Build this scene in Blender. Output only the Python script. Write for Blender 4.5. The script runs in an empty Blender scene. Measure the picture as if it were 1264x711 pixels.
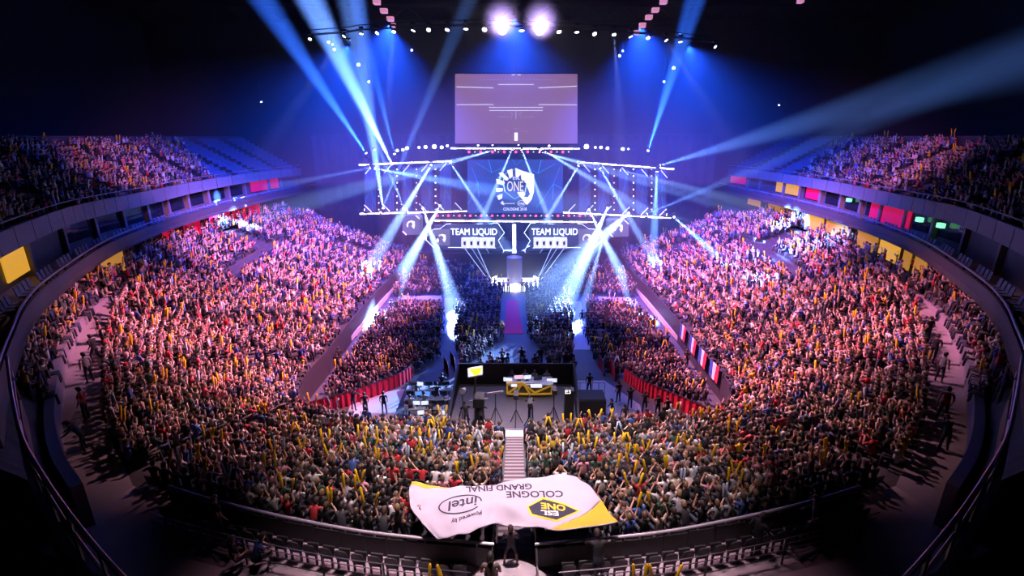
import bpy, bmesh, math, random
import numpy as np
from mathutils import Vector, Matrix

random.seed(7)
rng = np.random.default_rng(7)
sc = bpy.context.scene
C = sc.collection

# ------------------------------------------------------------------ camera, world, exposure
F, PX, PY, H = 600.0, 635.0, 355.5, 18.8
PITCH = math.atan(186.5 / F)
CP, SP = math.cos(PITCH), math.sin(PITCH)
cam = bpy.data.cameras.new('camera'); cam_o = bpy.data.objects.new('camera', cam); C.objects.link(cam_o)
sc.camera = cam_o
cam.sensor_width = 36.0; cam.lens = 36.0 * F / 1264; cam.shift_x = -3.0 / 1264
cam.clip_start = 0.1; cam.clip_end = 400
cam_o.location = (0, 0, H); cam_o.rotation_euler = (math.pi / 2 - PITCH, 0, 0)
world = bpy.data.worlds.new('arena_dark'); sc.world = world; world.use_nodes = True
world.node_tree.nodes['Background'].inputs[0].default_value = (0.25, 0.3, 1.0, 1)
world.node_tree.nodes['Background'].inputs[1].default_value = 0.0008
sc.view_settings.view_transform = 'Standard'; sc.view_settings.look = 'None'
sc.view_settings.gamma = 1.0; sc.view_settings.use_curve_mapping = False
sc.view_settings.exposure = 0.0
BEAM_GAIN, HAZE = 3.4, 0.0068
KWA = 1000.0
sc.cycles.max_bounces = 3; sc.cycles.diffuse_bounces = 1; sc.cycles.glossy_bounces = 1
sc.cycles.volume_bounces = 0; sc.cycles.transparent_max_bounces = 6
sc.cycles.sample_clamp_indirect = 4.0
sc.cycles.use_adaptive_sampling = False; sc.cycles.light_sampling_threshold = 0.0


def spot(name, loc, target, watts, col, deg, blend=0.5, size=0.15, parent=None):
    L = bpy.data.lights.new(name, 'SPOT')
    L.energy = watts; L.color = col; L.spot_size = math.radians(deg); L.spot_blend = blend; L.shadow_soft_size = size
    o = bpy.data.objects.new(name, L); C.objects.link(o)
    loc = Vector(loc); target = Vector(target)
    o.location = loc; o.rotation_euler = (target - loc).to_track_quat('-Z', 'Y').to_euler()
    if parent is not None:
        o.parent = parent
        o.matrix_parent_inverse = parent.matrix_world.inverted()
    return o


# audience lights of the house rig and added fill spots, hung under the roof
PINK = (1.0, 0.27, 0.48)
for s in (-1, 1):
    spot('audience_and_fill_light', (-s * 10, 33, 34), (s * 22.5, 55, 4.5), 560 * KWA, PINK, 38, 0.95, 0.3)
    spot('audience_and_fill_light', (-s * 6, 40, 35), (s * 19.5, 35, 4.0), 320 * KWA, (1.0, 0.30, 0.48), 36, 0.95, 0.3)
    spot('audience_and_fill_light', (s * 10, 28, 34), (s * 38.5, 53, 15.5), 58 * KWA, (1.0, 0.28, 0.52), 24, 1.0, 0.3)
    spot('audience_and_fill_light', (-s * 2, 44, 34), (s * 13, 24.5, 3.0), 110 * KWA, (1.0, 0.48, 0.56), 27, 0.95, 0.3)
    spot('audience_and_fill_light', (s * 2, 40, 36), (s * 24.5, 26, 7.0), 26 * KWA, (0.9, 0.45, 0.75), 20, 1.0, 0.3)  # dedicated spot added to brighten the ring wall and walkway
spot('audience_and_fill_light', (0, 45, 33), (0, 20.5, 3.5), 100 * KWA, (1.0, 0.68, 0.72), 33, 0.95, 0.25)
spot('audience_and_fill_light', (0, 14, 37), (0, 19.5, 3.0), 135 * KWA, (1.0, 0.76, 0.82), 41, 0.95, 0.25)
spot('audience_and_fill_light', (0, 19, 36), (0, 10.6, 5.0), 18 * KWA, (1.0, 0.52, 0.72), 40, 1.0, 0.25)
spot('added_carpet_spot', (0, 46, 36), (0.2, 60.5, 0.0), 60 * KWA, (1.0, 0.72, 0.78), 9, 0.8, 0.2)  # spot added to brighten the carpet, from no visible lamp
spot('audience_and_fill_light', (0, 40, 36), (0, 36, 0.0), 15 * KWA, (0.42, 0.46, 1.0), 44, 0.9, 0.3)  # blue fill added over the floor


# ------------------------------------------------------------------ pixel -> world on a known plane
def ray(px, py):
    u = (px - PX) / F; v = (PY - py) / F
    return (u, CP + v * SP, -SP + v * CP)


def Wz(px, py, z):
    d = ray(px, py); t = (z - H) / d[2]
    return Vector((d[0] * t, d[1] * t, z))


def Wy(px, py, Y):
    d = ray(px, py); t = Y / d[1]
    return Vector((d[0] * t, Y, H + d[2] * t))


def mirror(v):
    return Vector((-v[0], v[1], v[2]))


# ------------------------------------------------------------------ materials
MATS = {}


def mat(name, col, rough=0.7, metal=0.0, emit=None, strength=1.0, noise=0.0, scale=3.0):
    if name in MATS:
        return MATS[name]
    m = bpy.data.materials.new(name); m.use_nodes = True
    nt = m.node_tree; b = nt.nodes['Principled BSDF']
    b.inputs['Base Color'].default_value = (*col, 1); b.inputs['Roughness'].default_value = rough
    b.inputs['Metallic'].default_value = metal
    if emit is not None:
        b.inputs['Emission Color'].default_value = (*emit, 1); b.inputs['Emission Strength'].default_value = strength
        m.cycles.emission_sampling = 'NONE'
    if noise > 0:
        tc = nt.nodes.new('ShaderNodeTexCoord')
        n = nt.nodes.new('ShaderNodeTexNoise'); n.inputs['Scale'].default_value = scale; n.inputs['Detail'].default_value = 4
        r = nt.nodes.new('ShaderNodeMapRange'); r.inputs[3].default_value = 1 - noise; r.inputs[4].default_value = 1 + noise
        mx = nt.nodes.new('ShaderNodeVectorMath'); mx.operation = 'SCALE'; mx.inputs[0].default_value = col
        nt.links.new(tc.outputs['Object'], n.inputs['Vector'])
        nt.links.new(n.outputs['Fac'], r.inputs[0]); nt.links.new(r.outputs[0], mx.inputs['Scale'])
        nt.links.new(mx.outputs[0], b.inputs['Base Color'])
    MATS[name] = m
    return m


def attr_mat(name, attr, rough=0.8):
    m = bpy.data.materials.new(name); m.use_nodes = True
    nt = m.node_tree; b = nt.nodes['Principled BSDF']; b.inputs['Roughness'].default_value = rough
    a = nt.nodes.new('ShaderNodeAttribute'); a.attribute_name = attr
    nt.links.new(a.outputs['Color'], b.inputs['Base Color'])
    MATS[name] = m
    return m


def objcol_mat(name, rough=0.8):
    m = bpy.data.materials.new(name); m.use_nodes = True
    nt = m.node_tree; b = nt.nodes['Principled BSDF']; b.inputs['Roughness'].default_value = rough
    a = nt.nodes.new('ShaderNodeObjectInfo')
    n = nt.nodes.new('ShaderNodeTexNoise'); n.inputs['Scale'].default_value = 9
    tc = nt.nodes.new('ShaderNodeTexCoord'); nt.links.new(tc.outputs['Object'], n.inputs['Vector'])
    r = nt.nodes.new('ShaderNodeMapRange'); r.inputs[3].default_value = 0.75; r.inputs[4].default_value = 1.2
    mx = nt.nodes.new('ShaderNodeVectorMath'); mx.operation = 'SCALE'
    nt.links.new(n.outputs['Fac'], r.inputs[0]); nt.links.new(r.outputs[0], mx.inputs['Scale'])
    nt.links.new(a.outputs['Color'], mx.inputs[0]); nt.links.new(mx.outputs[0], b.inputs['Base Color'])
    MATS[name] = m
    return m


M_BLACK = mat('black_paint', (0.012, 0.012, 0.014), 0.6)
M_DARK = mat('dark_metal', (0.03, 0.03, 0.035), 0.45, 0.3)
M_STEEL = mat('steel', (0.45, 0.43, 0.46), 0.35, 0.6)
M_CONC = mat('concrete', (0.22, 0.20, 0.22), 0.85, noise=0.25, scale=1.5)
M_TERR = mat('terrace_concrete', (0.055, 0.05, 0.058), 0.9, noise=0.3, scale=2)
M_STEP = mat('step_concrete', (0.5, 0.45, 0.47), 0.8, noise=0.15, scale=2)
M_FASC = mat('fascia_grey', (0.22, 0.20, 0.23), 0.7, noise=0.15, scale=1)
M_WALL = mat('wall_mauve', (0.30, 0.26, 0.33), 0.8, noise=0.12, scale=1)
M_FLOOR = mat('arena_floor', (0.07, 0.075, 0.09), 0.6, noise=0.2, scale=0.8)
M_LIGHTFLOOR = mat('light_floor', (0.45, 0.43, 0.49), 0.6, noise=0.12, scale=1.2)
M_CARPET = mat('red_carpet', (0.75, 0.03, 0.10), 0.9, noise=0.15, scale=6)
M_REDCLOTH = mat('red_cloth', (0.70, 0.02, 0.07), 0.85, noise=0.2, scale=3)
M_WHITE = mat('white_paint', (0.75, 0.75, 0.76), 0.5)
M_BLUESEAT = mat('blue_grey_seat', (0.10, 0.14, 0.26), 0.5)
M_BLKSEAT = mat('black_seat', (0.018, 0.017, 0.02), 0.45)
M_YELLOW = mat('yellow_plastic', (0.90, 0.55, 0.01), 0.4)
M_PALE = mat('pale_plastic', (0.55, 0.66, 0.85), 0.4)
M_GLASS = mat('dark_glass', (0.02, 0.025, 0.04), 0.08)
M_SKIN = mat('skin', (0.55, 0.30, 0.21), 0.6)
M_JEANS = mat('dark_trousers', (0.03, 0.035, 0.06), 0.85)
M_SHOE = mat('shoe_leather', (0.02, 0.02, 0.02), 0.5)
M_SHIRT = objcol_mat('shirt_cloth')
M_HAIR = objcol_mat('hair_strands', 0.6)
M_STICK = objcol_mat('inflated_plastic', 0.35)
M_CROWD = attr_mat('crowd_tint', 'tint')
E_WHITE = mat('lamp_white', (1, 1, 1), emit=(0.95, 0.95, 1.0), strength=9)
E_BAR = mat('light_bar_white', (1, 1, 1), emit=(1.0, 0.93, 1.0), strength=6)
E_TUBE = mat('tube_white', (1, 1, 1), emit=(0.85, 0.95, 1.0), strength=2.6)
E_TUBEY = mat('tube_warm', (1, 1, .8), emit=(1.0, 0.9, 0.5), strength=.9)
E_RED = mat('lamp_red', (1, 0, 0.1), emit=(1.0, 0.05, 0.16), strength=4)
E_AMBER = mat('lamp_amber', (1, .7, .4), emit=(1.0, 0.62, 0.4), strength=1.6)
E_HOT = mat('lamp_hot', (1, 1, 1), emit=(1.0, 0.88, 0.98), strength=40)
E_PANEL = mat('wing_panel_blue', (0.02, 0.03, 0.08), 0.4, emit=(0.022, 0.045, 0.15), strength=0.8)
E_LED = mat('led_wall_blue', (0.02, 0.03, 0.1), 0.4, emit=(0.03, 0.085, 0.33), strength=.7)
E_LINE = mat('cyan_line', (0, .3, .5), emit=(0.03, 0.38, 0.95), strength=0.9)
E_LOGO = mat('logo_white', (1, 1, 1), emit=(0.98, 0.98, 0.86), strength=1.1)
E_GOLD = mat('logo_gold', (1, .8, .4), emit=(0.95, 0.72, 0.25), strength=1.0)
E_GREENY = mat('logo_lime', (.8, 1, .4), emit=(0.62, 0.85, 0.35), strength=0.9)
E_NAVY = mat('logo_navy', (0, 0.02, .1), emit=(0.02, 0.06, 0.28), strength=0.9)
E_SCREEN = mat('screen_mauve', (0.1, 0.1, 0.1), emit=(0.25, 0.125, 0.22), strength=1.0)
E_SCRLINE = mat('screen_line', (0.1, 0.1, 0.1), emit=(0.72, 0.72, 1.0), strength=1.8)
E_SCRGLOW = mat('screen_pale', (0.1, 0.1, 0.1), emit=(0.42, 0.36, 0.62), strength=1.0)
E_WARM = mat('lounge_light', (.3, .2, .04), emit=(0.75, 0.36, 0.03), strength=0.9)
E_WARMDIM = mat('lounge_wall', (0.8, .5, .1), 0.8, emit=(0.95, 0.42, 0.03), strength=0.35)
E_PINKP = mat('roof_panel_pink', (0.8, .4, .6), emit=(0.75, 0.30, 0.52), strength=0.8)
E_EXIT = mat('exit_green', (0.2, 1, .5), emit=(0.25, 1.0, 0.5), strength=1.4)
E_MON = mat('monitor_white', (1, 1, 1), emit=(0.75, 0.82, 1.0), strength=1.0)
E_MONB = mat('monitor_blue', (0, .2, 1), emit=(0.15, 0.4, 1.0), strength=0.8)
E_YEL = mat('screen_yellow', (1, .9, .1), emit=(0.95, 0.75, 0.03), strength=1.1)
E_REDP = mat('red_screen', (.8, 0, .1), emit=(0.75, 0.01, 0.06), strength=0.55)


# ------------------------------------------------------------------ mesh helpers
class MB:
    def __init__(s):
        s.v = []; s.f = []

    def quad(s, a, b, c, d):
        n = len(s.v); s.v += [tuple(a), tuple(b), tuple(c), tuple(d)]; s.f.append((n, n + 1, n + 2, n + 3)); return s

    def poly(s, pts):
        n = len(s.v); s.v += [tuple(p) for p in pts]; s.f.append(tuple(range(n, n + len(pts)))); return s

    def box(s, lo, hi):
        n = len(s.v)
        s.v += [(x, y, z) for x in (lo[0], hi[0]) for y in (lo[1], hi[1]) for z in (lo[2], hi[2])]
        for q in ((0, 1, 3, 2), (4, 6, 7, 5), (0, 4, 5, 1), (2, 3, 7, 6), (0, 2, 6, 4), (1, 5, 7, 3)):
            s.f.append(tuple(n + i for i in q))
        return s

    def bar(s, a, b, w, h=None):
        """square bar from a to b"""
        a = Vector(a); b = Vector(b); h = h or w
        d = (b - a).normalized(); up = Vector((0, 0, 1)) if abs(d.z) < 0.95 else Vector((0, 1, 0))
        x = d.cross(up).normalized() * w / 2; y = x.cross(d).normalized() * h / 2
        n = len(s.v)
        for p in (a, b):
            for q in (-x - y, x - y, x + y, -x + y):
                s.v.append(tuple(p + q))
        for i in range(4):
            j = (i + 1) % 4; s.f.append((n + i, n + j, n + 4 + j, n + 4 + i))
        s.f.append((n + 3, n + 2, n + 1, n)); s.f.append((n + 4, n + 5, n + 6, n + 7))
        return s

    def tube(s, pts, r, k=8, caps=True):
        """round tube along points, r scalar or list"""
        pts = [Vector(p) for p in pts]
        n0 = len(s.v)
        prev = None
        for i, p in enumerate(pts):
            d = (pts[min(i + 1, len(pts) - 1)] - pts[max(i - 1, 0)])
            if d.length < 1e-9:
                d = prev or Vector((0, 0, 1))
            d.normalize(); prev = d
            up = Vector((0, 0, 1)) if abs(d.z) < 0.9 else Vector((0, 1, 0))
            x = d.cross(up).normalized(); y = x.cross(d).normalized()
            rr = r[i] if isinstance(r, (list, tuple)) else r
            for j in range(k):
                a = 2 * math.pi * j / k
                s.v.append(tuple(p + x * rr * math.cos(a) + y * rr * math.sin(a)))
        for i in range(len(pts) - 1):
            for j in range(k):
                j2 = (j + 1) % k
                s.f.append((n0 + i * k + j, n0 + i * k + j2, n0 + (i + 1) * k + j2, n0 + (i + 1) * k + j))
        if caps:
            s.f.append(tuple(n0 + j for j in reversed(range(k))))
            e = n0 + (len(pts) - 1) * k
            s.f.append(tuple(e + j for j in range(k)))
        return s

    def prism(s, pts, vec):
        """closed polygon extruded along vec"""
        vec = Vector(vec); n = len(s.v); k = len(pts)
        s.v += [tuple(p) for p in pts] + [tuple(Vector(p) + vec) for p in pts]
        s.f.append(tuple(range(n, n + k))); s.f.append(tuple(n + k + i for i in reversed(range(k))))
        for i in range(k):
            j = (i + 1) % k
            s.f.append((n + i, n + k + i, n + k + j, n + j))
        return s

    def mesh(s, name, *mats):
        m = bpy.data.meshes.new(name); m.from_pydata(s.v, [], s.f)
        for x in mats:
            m.materials.append(x)
        return m

    def build(s, name, material, parent=None, smooth=False, local=False):
        m = s.mesh(name, material)
        if smooth:
            m.polygons.foreach_set('use_smooth', [True] * len(m.polygons))
        o = bpy.data.objects.new(name, m); C.objects.link(o)
        if parent is not None:
            o.parent = parent
            if not local:
                o.matrix_parent_inverse = Matrix.Translation(parent.location).inverted() if parent.rotation_euler.z == 0 else \
                    (Matrix.Translation(parent.location) @ parent.rotation_euler.to_matrix().to_4x4()).inverted()
        return o


def tag(o, label=None, cat=None, group=None, kind=None):
    if label: o['label'] = label
    if cat: o['category'] = cat
    if group: o['group'] = group
    if kind: o['kind'] = kind
    return o


def empty(name, loc=(0, 0, 0), rz=0.0):
    o = bpy.data.objects.new(name, None); C.objects.link(o); o.location = loc; o.rotation_euler = (0, 0, rz)
    o.empty_display_size = 0.2
    return o


def struct(o):
    o['kind'] = 'structure'; return o


def text_mesh(name, body, material, size=1.0, extrude=0.0, align='CENTER', bold=0.0):
    cu = bpy.data.curves.new(name, 'FONT'); cu.body = body; cu.size = size; cu.extrude = extrude
    cu.align_x = align; cu.align_y = 'CENTER'
    cu.resolution_u = 3; cu.offset = bold
    to = bpy.data.objects.new(name, cu); C.objects.link(to)
    dg = bpy.context.evaluated_depsgraph_get()
    m = bpy.data.meshes.new_from_object(to.evaluated_get(dg))
    bpy.data.objects.remove(to); bpy.data.curves.remove(cu)
    m.materials.clear(); m.materials.append(material); m.name = name
    return m


def mesh_obj(name, m, parent=None):
    o = bpy.data.objects.new(name, m); C.objects.link(o)
    if parent is not None:
        o.parent = parent
    return o


ORD = ['first', 'second', 'third', 'fourth', 'fifth', 'sixth', 'seventh', 'eighth', 'ninth', 'tenth', 'eleventh', 'twelfth',
       'thirteenth', 'fourteenth', 'fifteenth', 'sixteenth', 'seventeenth', 'eighteenth', 'nineteenth', 'twentieth',
       'twenty-first', 'twenty-second', 'twenty-third', 'twenty-fourth', 'twenty-fifth', 'twenty-sixth', 'twenty-seventh',
       'twenty-eighth', 'twenty-ninth', 'thirtieth', 'thirty-first', 'thirty-second', 'thirty-third', 'thirty-fourth',
       'thirty-fifth', 'thirty-sixth', 'thirty-seventh', 'thirty-eighth', 'thirty-ninth', 'fortieth']
SIDE = {-1: 'left', 1: 'right'}


def resample(pts, n):
    """n points, evenly spread by parameter over the control points (Catmull-Rom)"""
    P = [np.array(p, float) for p in pts]
    P = [2 * P[0] - P[1]] + P + [2 * P[-1] - P[-2]]
    out = []
    m = len(pts) - 1
    for i in range(n):
        u = i / (n - 1) * m; k = min(int(u), m - 1); t = u - k
        a, b, c, d = P[k], P[k + 1], P[k + 2], P[k + 3]
        out.append(0.5 * (2 * b + (c - a) * t + (2 * a - 5 * b + 4 * c - d) * t * t + (3 * b - a - 3 * c + d) * t ** 3))
    return np.array(out)


def curve_at(S, t):
    """point on a resampled curve S at t in 0..1"""
    u = t * (len(S) - 1); k = min(int(u), len(S) - 2)
    return S[k] + (S[k + 1] - S[k]) * (u - k)


# ------------------------------------------------------------------ the hall: floor, roof, back wall
struct(MB().box((-62, -8, -0.4), (62, 100, 0)).build('floor', M_FLOOR))
struct(MB().box((-70, -12, 37), (70, 104, 37.6)).build('ceiling', mat('roof_black', (0.008, 0.008, 0.012), 0.9)))
struct(MB().box((-62, 90, 0), (62, 90.6, 37)).build('wall_back', mat('back_wall', (0.02, 0.022, 0.03), 0.9)))
struct(MB().box((-62.6, -8, 0), (-62, 90, 37)).build('wall_left', MATS['back_wall']))
struct(MB().box((62, -8, 0), (62.6, 90, 37)).build('wall_right', MATS['back_wall']))
# the big roof girders, nearly black
for i, y in enumerate((34, 48, 62, 76)):
    g = struct(empty('beam_%d' % (i + 1), (0, y, 35)))
    m = MB()
    for z in (34.2, 36.2):
        m.bar((-50, y, z), (50, y, z), 0.35)
    m.build('chord', M_DARK, g)
    m = MB()
    for k in range(40):
        x = -50 + 2.5 * k
        m.bar((x, y, 34.2 if k % 2 else 36.2), (x + 2.5, y, 36.2 if k % 2 else 34.2), 0.16)
    m.build('web', M_DARK, g)

# ------------------------------------------------------------------ lower bowl: terraces traced from inner and outer edge
LOFT = [((507, 312, 1.8), (400, 268, 7.8)), ((485, 340, 1.8), (330, 268, 8.0)), ((463, 362, 1.8), (270, 285, 8.0)),
        ((432, 397, 1.8), (215, 310, 8.0)), ((400, 437, 1.8), (170, 345, 7.6)), ((375, 466, 1.8), (135, 400, 6.8)),
        ((362, 490, 1.7), (125, 500, 6.3)), ((372, 510, 1.6), (165, 600, 5.8)), ((410, 524, 1.5), (290, 640, 5.4)),
        ((500, 533, 1.5), (430, 671, 5.1)), ((560, 537, 1.5), (530, 684, 5.0)), ((621, 539, 1.5), (612, 691, 5.0))]
IN_ALL = [Wz(*a) for a, b in LOFT]; OUT_ALL = [Wz(*b) for a, b in LOFT]
N_SIDE, N_NEAR = 21, 14
SIDE_I, SIDE_O = resample(IN_ALL[:8], 57), resample(OUT_ALL[:8], 57)
NEAR_I, NEAR_O = resample(IN_ALL[7:], 33), resample(OUT_ALL[7:], 33)


def terrace(name, I, O, N, s, front_z=0.0):
    K = len(I); v = []; f = []; lines = []
    for r in range(N + 1):
        fr = r / N
        xy = I + (O - I) * fr
        z_r = xy[:, 2]
        if r == 0:
            L0 = xy.copy(); L0[:, 2] = front_z; lines.append(L0)
            lines.append(xy.copy())
        else:
            prev = I + (O - I) * ((r - 1) / N)
            lo = xy.copy(); lo[:, 2] = prev[:, 2]; lines.append(lo)
            if r < N:
                lines.append(xy.copy())
    # drop to the floor behind, so that the stand is a solid body
    last = lines[-1].copy(); last[:, 2] = 0; lines.append(last)
    for L in lines:
        for p in L:
            v.append((p[0] * -s if s > 0 else p[0], p[1], p[2]))
    for a in range(len(lines) - 1):
        for k in range(K - 1):
            q = (a * K + k, a * K + k + 1, (a + 1) * K + k + 1, (a + 1) * K + k)
            f.append(q if s < 0 else q[::-1])
    m = bpy.data.meshes.new(name); m.from_pydata(v, [], f); m.materials.append(M_TERR)
    return struct(mesh_obj(name, m))


for s in (-1, 1):
    terrace('floor_stand_' + SIDE[s], SIDE_I, SIDE_O, N_SIDE, s)
    terrace('floor_near_stand_' + SIDE[s], NEAR_I, NEAR_O, N_NEAR, s)


def sx(p, s):
    return Vector((-p[0] if s > 0 else p[0], p[1], p[2]))


def outward(S, k):
    a = S[max(k - 1, 0)]; b = S[min(k + 1, len(S) - 1)]
    d = np.array([b[0] - a[0], b[1] - a[1]]); d = d / (np.linalg.norm(d) + 1e-9)
    n = np.array([d[1], -d[0]])
    c = np.array([S[k][0] - 0, S[k][1] - 45])
    if n @ c < 0:
        n = -n
    return np.array([n[0], n[1], 0.0])


def offset(S, dist, dz=0.0):
    return np.array([S[k] + outward(S, k) * dist + np.array([0, 0, dz]) for k in range(len(S))])


def band(mb, A, B, s):
    """surface between two polylines"""
    for k in range(len(A) - 1):
        mb.quad(sx(A[k], s), sx(A[k + 1], s), sx(B[k + 1], s), sx(B[k], s))
    return mb


def solid_band(mb, S, z0, z1, t, s, flat=None):
    """wall of thickness t that follows S between heights z0 and z1"""
    O_ = offset(S, t)
    a0 = S.copy(); a0[:, 2] = z0; a1 = S.copy(); a1[:, 2] = z1
    b0 = O_.copy(); b0[:, 2] = z0; b1 = O_.copy(); b1[:, 2] = z1
    band(mb, a0, a1, s); band(mb, a1, b1, s); band(mb, b1, b0, s); band(mb, b0, a0, s)
    for k in (0, len(S) - 1):
        mb.quad(sx(a0[k], s), sx(a1[k], s), sx(b1[k], s), sx(b0[k], s))
    return mb


# walkway behind the lower stand, ring wall, rows behind it, up to the balcony rim
RING = resample([Wz(157, 347, 7.8), Wz(120, 372, 7.7), Wz(98, 394, 7.6), Wz(79, 430, 7.5), Wz(70, 470, 7.5), Wz(68, 515, 7.4), Wz(78, 560, 7.3), Wz(105, 605, 7.2)], 29)
OUT_SEG = resample(OUT_ALL[4:8], 29)
RIM2 = resample([Wz(388, 232, 10.5), Wz(320, 248, 10.5), Wz(270, 261, 10.5), Wz(220, 276, 10.5), Wz(175, 293, 10.5), Wz(130, 315, 10.5), Wz(71, 359, 10.5), Wz(39, 394, 10.5),
                 Wz(24, 430, 10.5), Wz(8, 480, 10.5), Wz(0, 540, 10.5)], 61)
RIM1 = resample([Wz(372, 213, 13.2), Wz(320, 219, 13.2), Wz(250, 231, 13.2), Wz(189, 245, 13.2), Wz(130, 258, 13.2), Wz(79, 272, 13.2), Wz(0, 307, 13.2),
                 Wz(-70, 350, 13.2)], 57)
OUTER = resample(OUT_ALL[:5], 33)
TOP = offset(RIM1, 10.0, 4.4)
for i in range(len(TOP)):
    TOP[i][2] += 0.5 * (1 - i / (len(TOP) - 1))
for s in (-1, 1):
    # walkway
    a = OUT_SEG.copy(); a[:, 2] -= 0.15
    b = RING.copy(); b[:, 2] = a[:, 2]
    struct(band(MB(), a, b, s).build('floor_walkway_' + SIDE[s], mat('walkway', (0.28, 0.24, 0.27), 0.8, noise=0.2, scale=1)))
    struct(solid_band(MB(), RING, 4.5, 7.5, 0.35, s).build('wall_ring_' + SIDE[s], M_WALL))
    # sloped rows behind the ring wall
    c = RING.copy(); c[:, 2] = 7.0; c = offset(c, 0.3)
    d = offset(RIM2[28:57], 1.2); d[:, 2] = 9.2
    struct(band(MB(), c, d, s).build('floor_ring_rows_' + SIDE[s], M_TERR))
    # concourse wall under the balcony
    w = offset(RIM2[:40], 2.3); w2 = w.copy(); w[:, 2] = 7.4; w2[:, 2] = 10.3
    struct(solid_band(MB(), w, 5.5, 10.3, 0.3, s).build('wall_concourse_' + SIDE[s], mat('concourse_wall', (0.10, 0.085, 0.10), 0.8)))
    e = OUTER.copy(); f_ = offset(RIM2[:33], 2.3); f_[:, 2] = e[:, 2]
    struct(band(MB(), e, f_, s).build('floor_concourse_' + SIDE[s], M_TERR))
    # balcony slab + suite back wall
    g = RIM2.copy(); h_ = offset(RIM2, 6.0)
    m = band(MB(), g, h_, s)
    g2 = g.copy(); g2[:, 2] -= 0.35; h2 = h_.copy(); h2[:, 2] -= 0.35
    band(m, h2, g2, s); band(m, g2, g, s)
    struct(m.build('floor_balcony_' + SIDE[s], M_CONC))
    k = offset(RIM1, 0.9)
    struct(solid_band(MB(), k, 10.5, 13.0, 0.3, s).build('wall_suites_' + SIDE[s], mat('suite_wall', (0.11, 0.10, 0.12), 0.75, noise=0.1, scale=1)))
    # rim of the balcony: pale cap and dark face
    rim = struct(empty('trim_%d' % (1 if s < 0 else 2)))
    pts = [sx(p + np.array([0, 0, 0.95]), s) for p in RIM2]
    MB().tube(pts, 0.06, 6).build('handrail', M_STEEL, rim)
    solid_band(MB(), RIM2, 10.15, 11.15, 0.12, s).build('parapet', mat('parapet', (0.07, 0.06, 0.08), 0.7), rim)
    # fascia of the upper tier, panel by panel
    fa = struct(empty('trim_%d' % (3 if s < 0 else 4)))
    for q in range(0, len(RIM1) - 2, 2):
        seg = RIM1[q:q + 3].copy()
        seg[0] += (seg[1] - seg[0]) * 0.03; seg[2] += (seg[1] - seg[2]) * 0.03
        solid_band(MB(), seg, 12.75, 13.95, 0.25, s).build('panel', M_FASC, fa)
    MB().tube([sx(p + np.array([0, 0, 1.15]), s) for p in offset(RIM1, 0.1)], 0.04, 6).build('handrail', M_STEEL, fa)
    # upper tier terrace
    terrace('floor_upper_tier_' + SIDE[s], offset(RIM1, 0.3, 0.0), TOP, 12, s, front_z=12.9)
    t0 = TOP.copy(); struct(solid_band(MB(), t0, 16.0, 18.9, 0.4, s).build('wall_upper_' + SIDE[s], mat('upper_wall', (0.06, 0.055, 0.07), 0.9)))
    # front wall of the lower stand with a pale top line, and the light walkway beside the floor
    fr = SIDE_I[4:48]
    lo = fr.copy(); lo[:, 2] = 0
    struct(solid_band(MB(), offset(fr, -0.25), 0, 2.1, 0.12, s).build('wall_boards_' + SIDE[s], mat('boards', (0.035, 0.03, 0.045), 0.6)))
    wk = MB()
    p0 = [Wz(497, 345, 0.03), Wz(463, 388, 0.03), Wz(425, 432, 0.03), Wz(385, 478, 0.03), Wz(372, 498, 0.03)]
    p1 = [Wz(490, 345, 0.03), Wz(453, 388, 0.03), Wz(411, 432, 0.03), Wz(368, 476, 0.03), Wz(350, 497, 0.03)]
    for i in range(4):
        a_, b_, c_, d_ = p0[i], p0[i + 1], p1[i + 1], p1[i]
        wk.prism([sx(x, s) for x in (a_, b_, c_, d_)], (0, 0, 0.05))
    struct(wk.build('path_side_' + SIDE[s], mat('side_walkway', (0.40, 0.35, 0.40), 0.7, noise=0.15, scale=1.5)))
    ed = MB()
    for i in range(4):
        ed.bar(sx(p0[i] + Vector((-.05, 0, 0.35)), s), sx(p0[i + 1] + Vector((-.05, 0, 0.35)), s), 0.22, 0.5)
    struct(ed.build('kerb_side_' + SIDE[s], M_LIGHTFLOOR))

# ------------------------------------------------------------------ near rail, rear walkway, stair down the near stand
RAILC = offset(NEAR_O, 0.35)
REAR = offset(NEAR_O, 3.2)
REAR[:, 2] = NEAR_O[:, 2]
for s in (-1, 1):
    a = NEAR_O.copy(); a[:, 2] += 0.0
    struct(band(MB(), a, REAR, s).build('floor_rear_walkway_' + SIDE[s], mat('rear_walkway', (0.50, 0.40, 0.45), 0.8, noise=0.2, scale=1.2)))
    r = tag(empty('guard_rail', sx(RAILC[16], s)), 'long curved guard rail with dark panels behind the last row, %s of the stair' % SIDE[s], 'railing')
    top = [sx(p + np.array([0, 0, 1.02]), s) for p in RAILC[4:]]
    MB().tube(top, 0.05, 8).build('top_rail', mat('rail_pale', (0.55, 0.5, 0.56), 0.35, 0.3), r)
    for q in range(4, 32, 2):
        seg = RAILC[q:q + 3].copy()
        seg[0] += (seg[1] - seg[0]) * 0.04; seg[2] += (seg[1] - seg[2]) * 0.04
        seg[:, 2] = NEAR_O[q + 1, 2]
        solid_band(MB(), seg, float(seg[0, 2]) + 0.1, float(seg[0, 2]) + 0.86, 0.04, s).build('panel', M_BLACK, r)
        p = sx(RAILC[q], s)
        MB().bar(p, p + Vector((0, 0, 1.0)), 0.06).build('post', M_DARK, r)
st = struct(empty('floor_stair', (0, 19, 0)))
M_STAIR = mat('stair_lilac', (0.34, 0.28, 0.33), 0.8, noise=0.15, scale=2)
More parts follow.
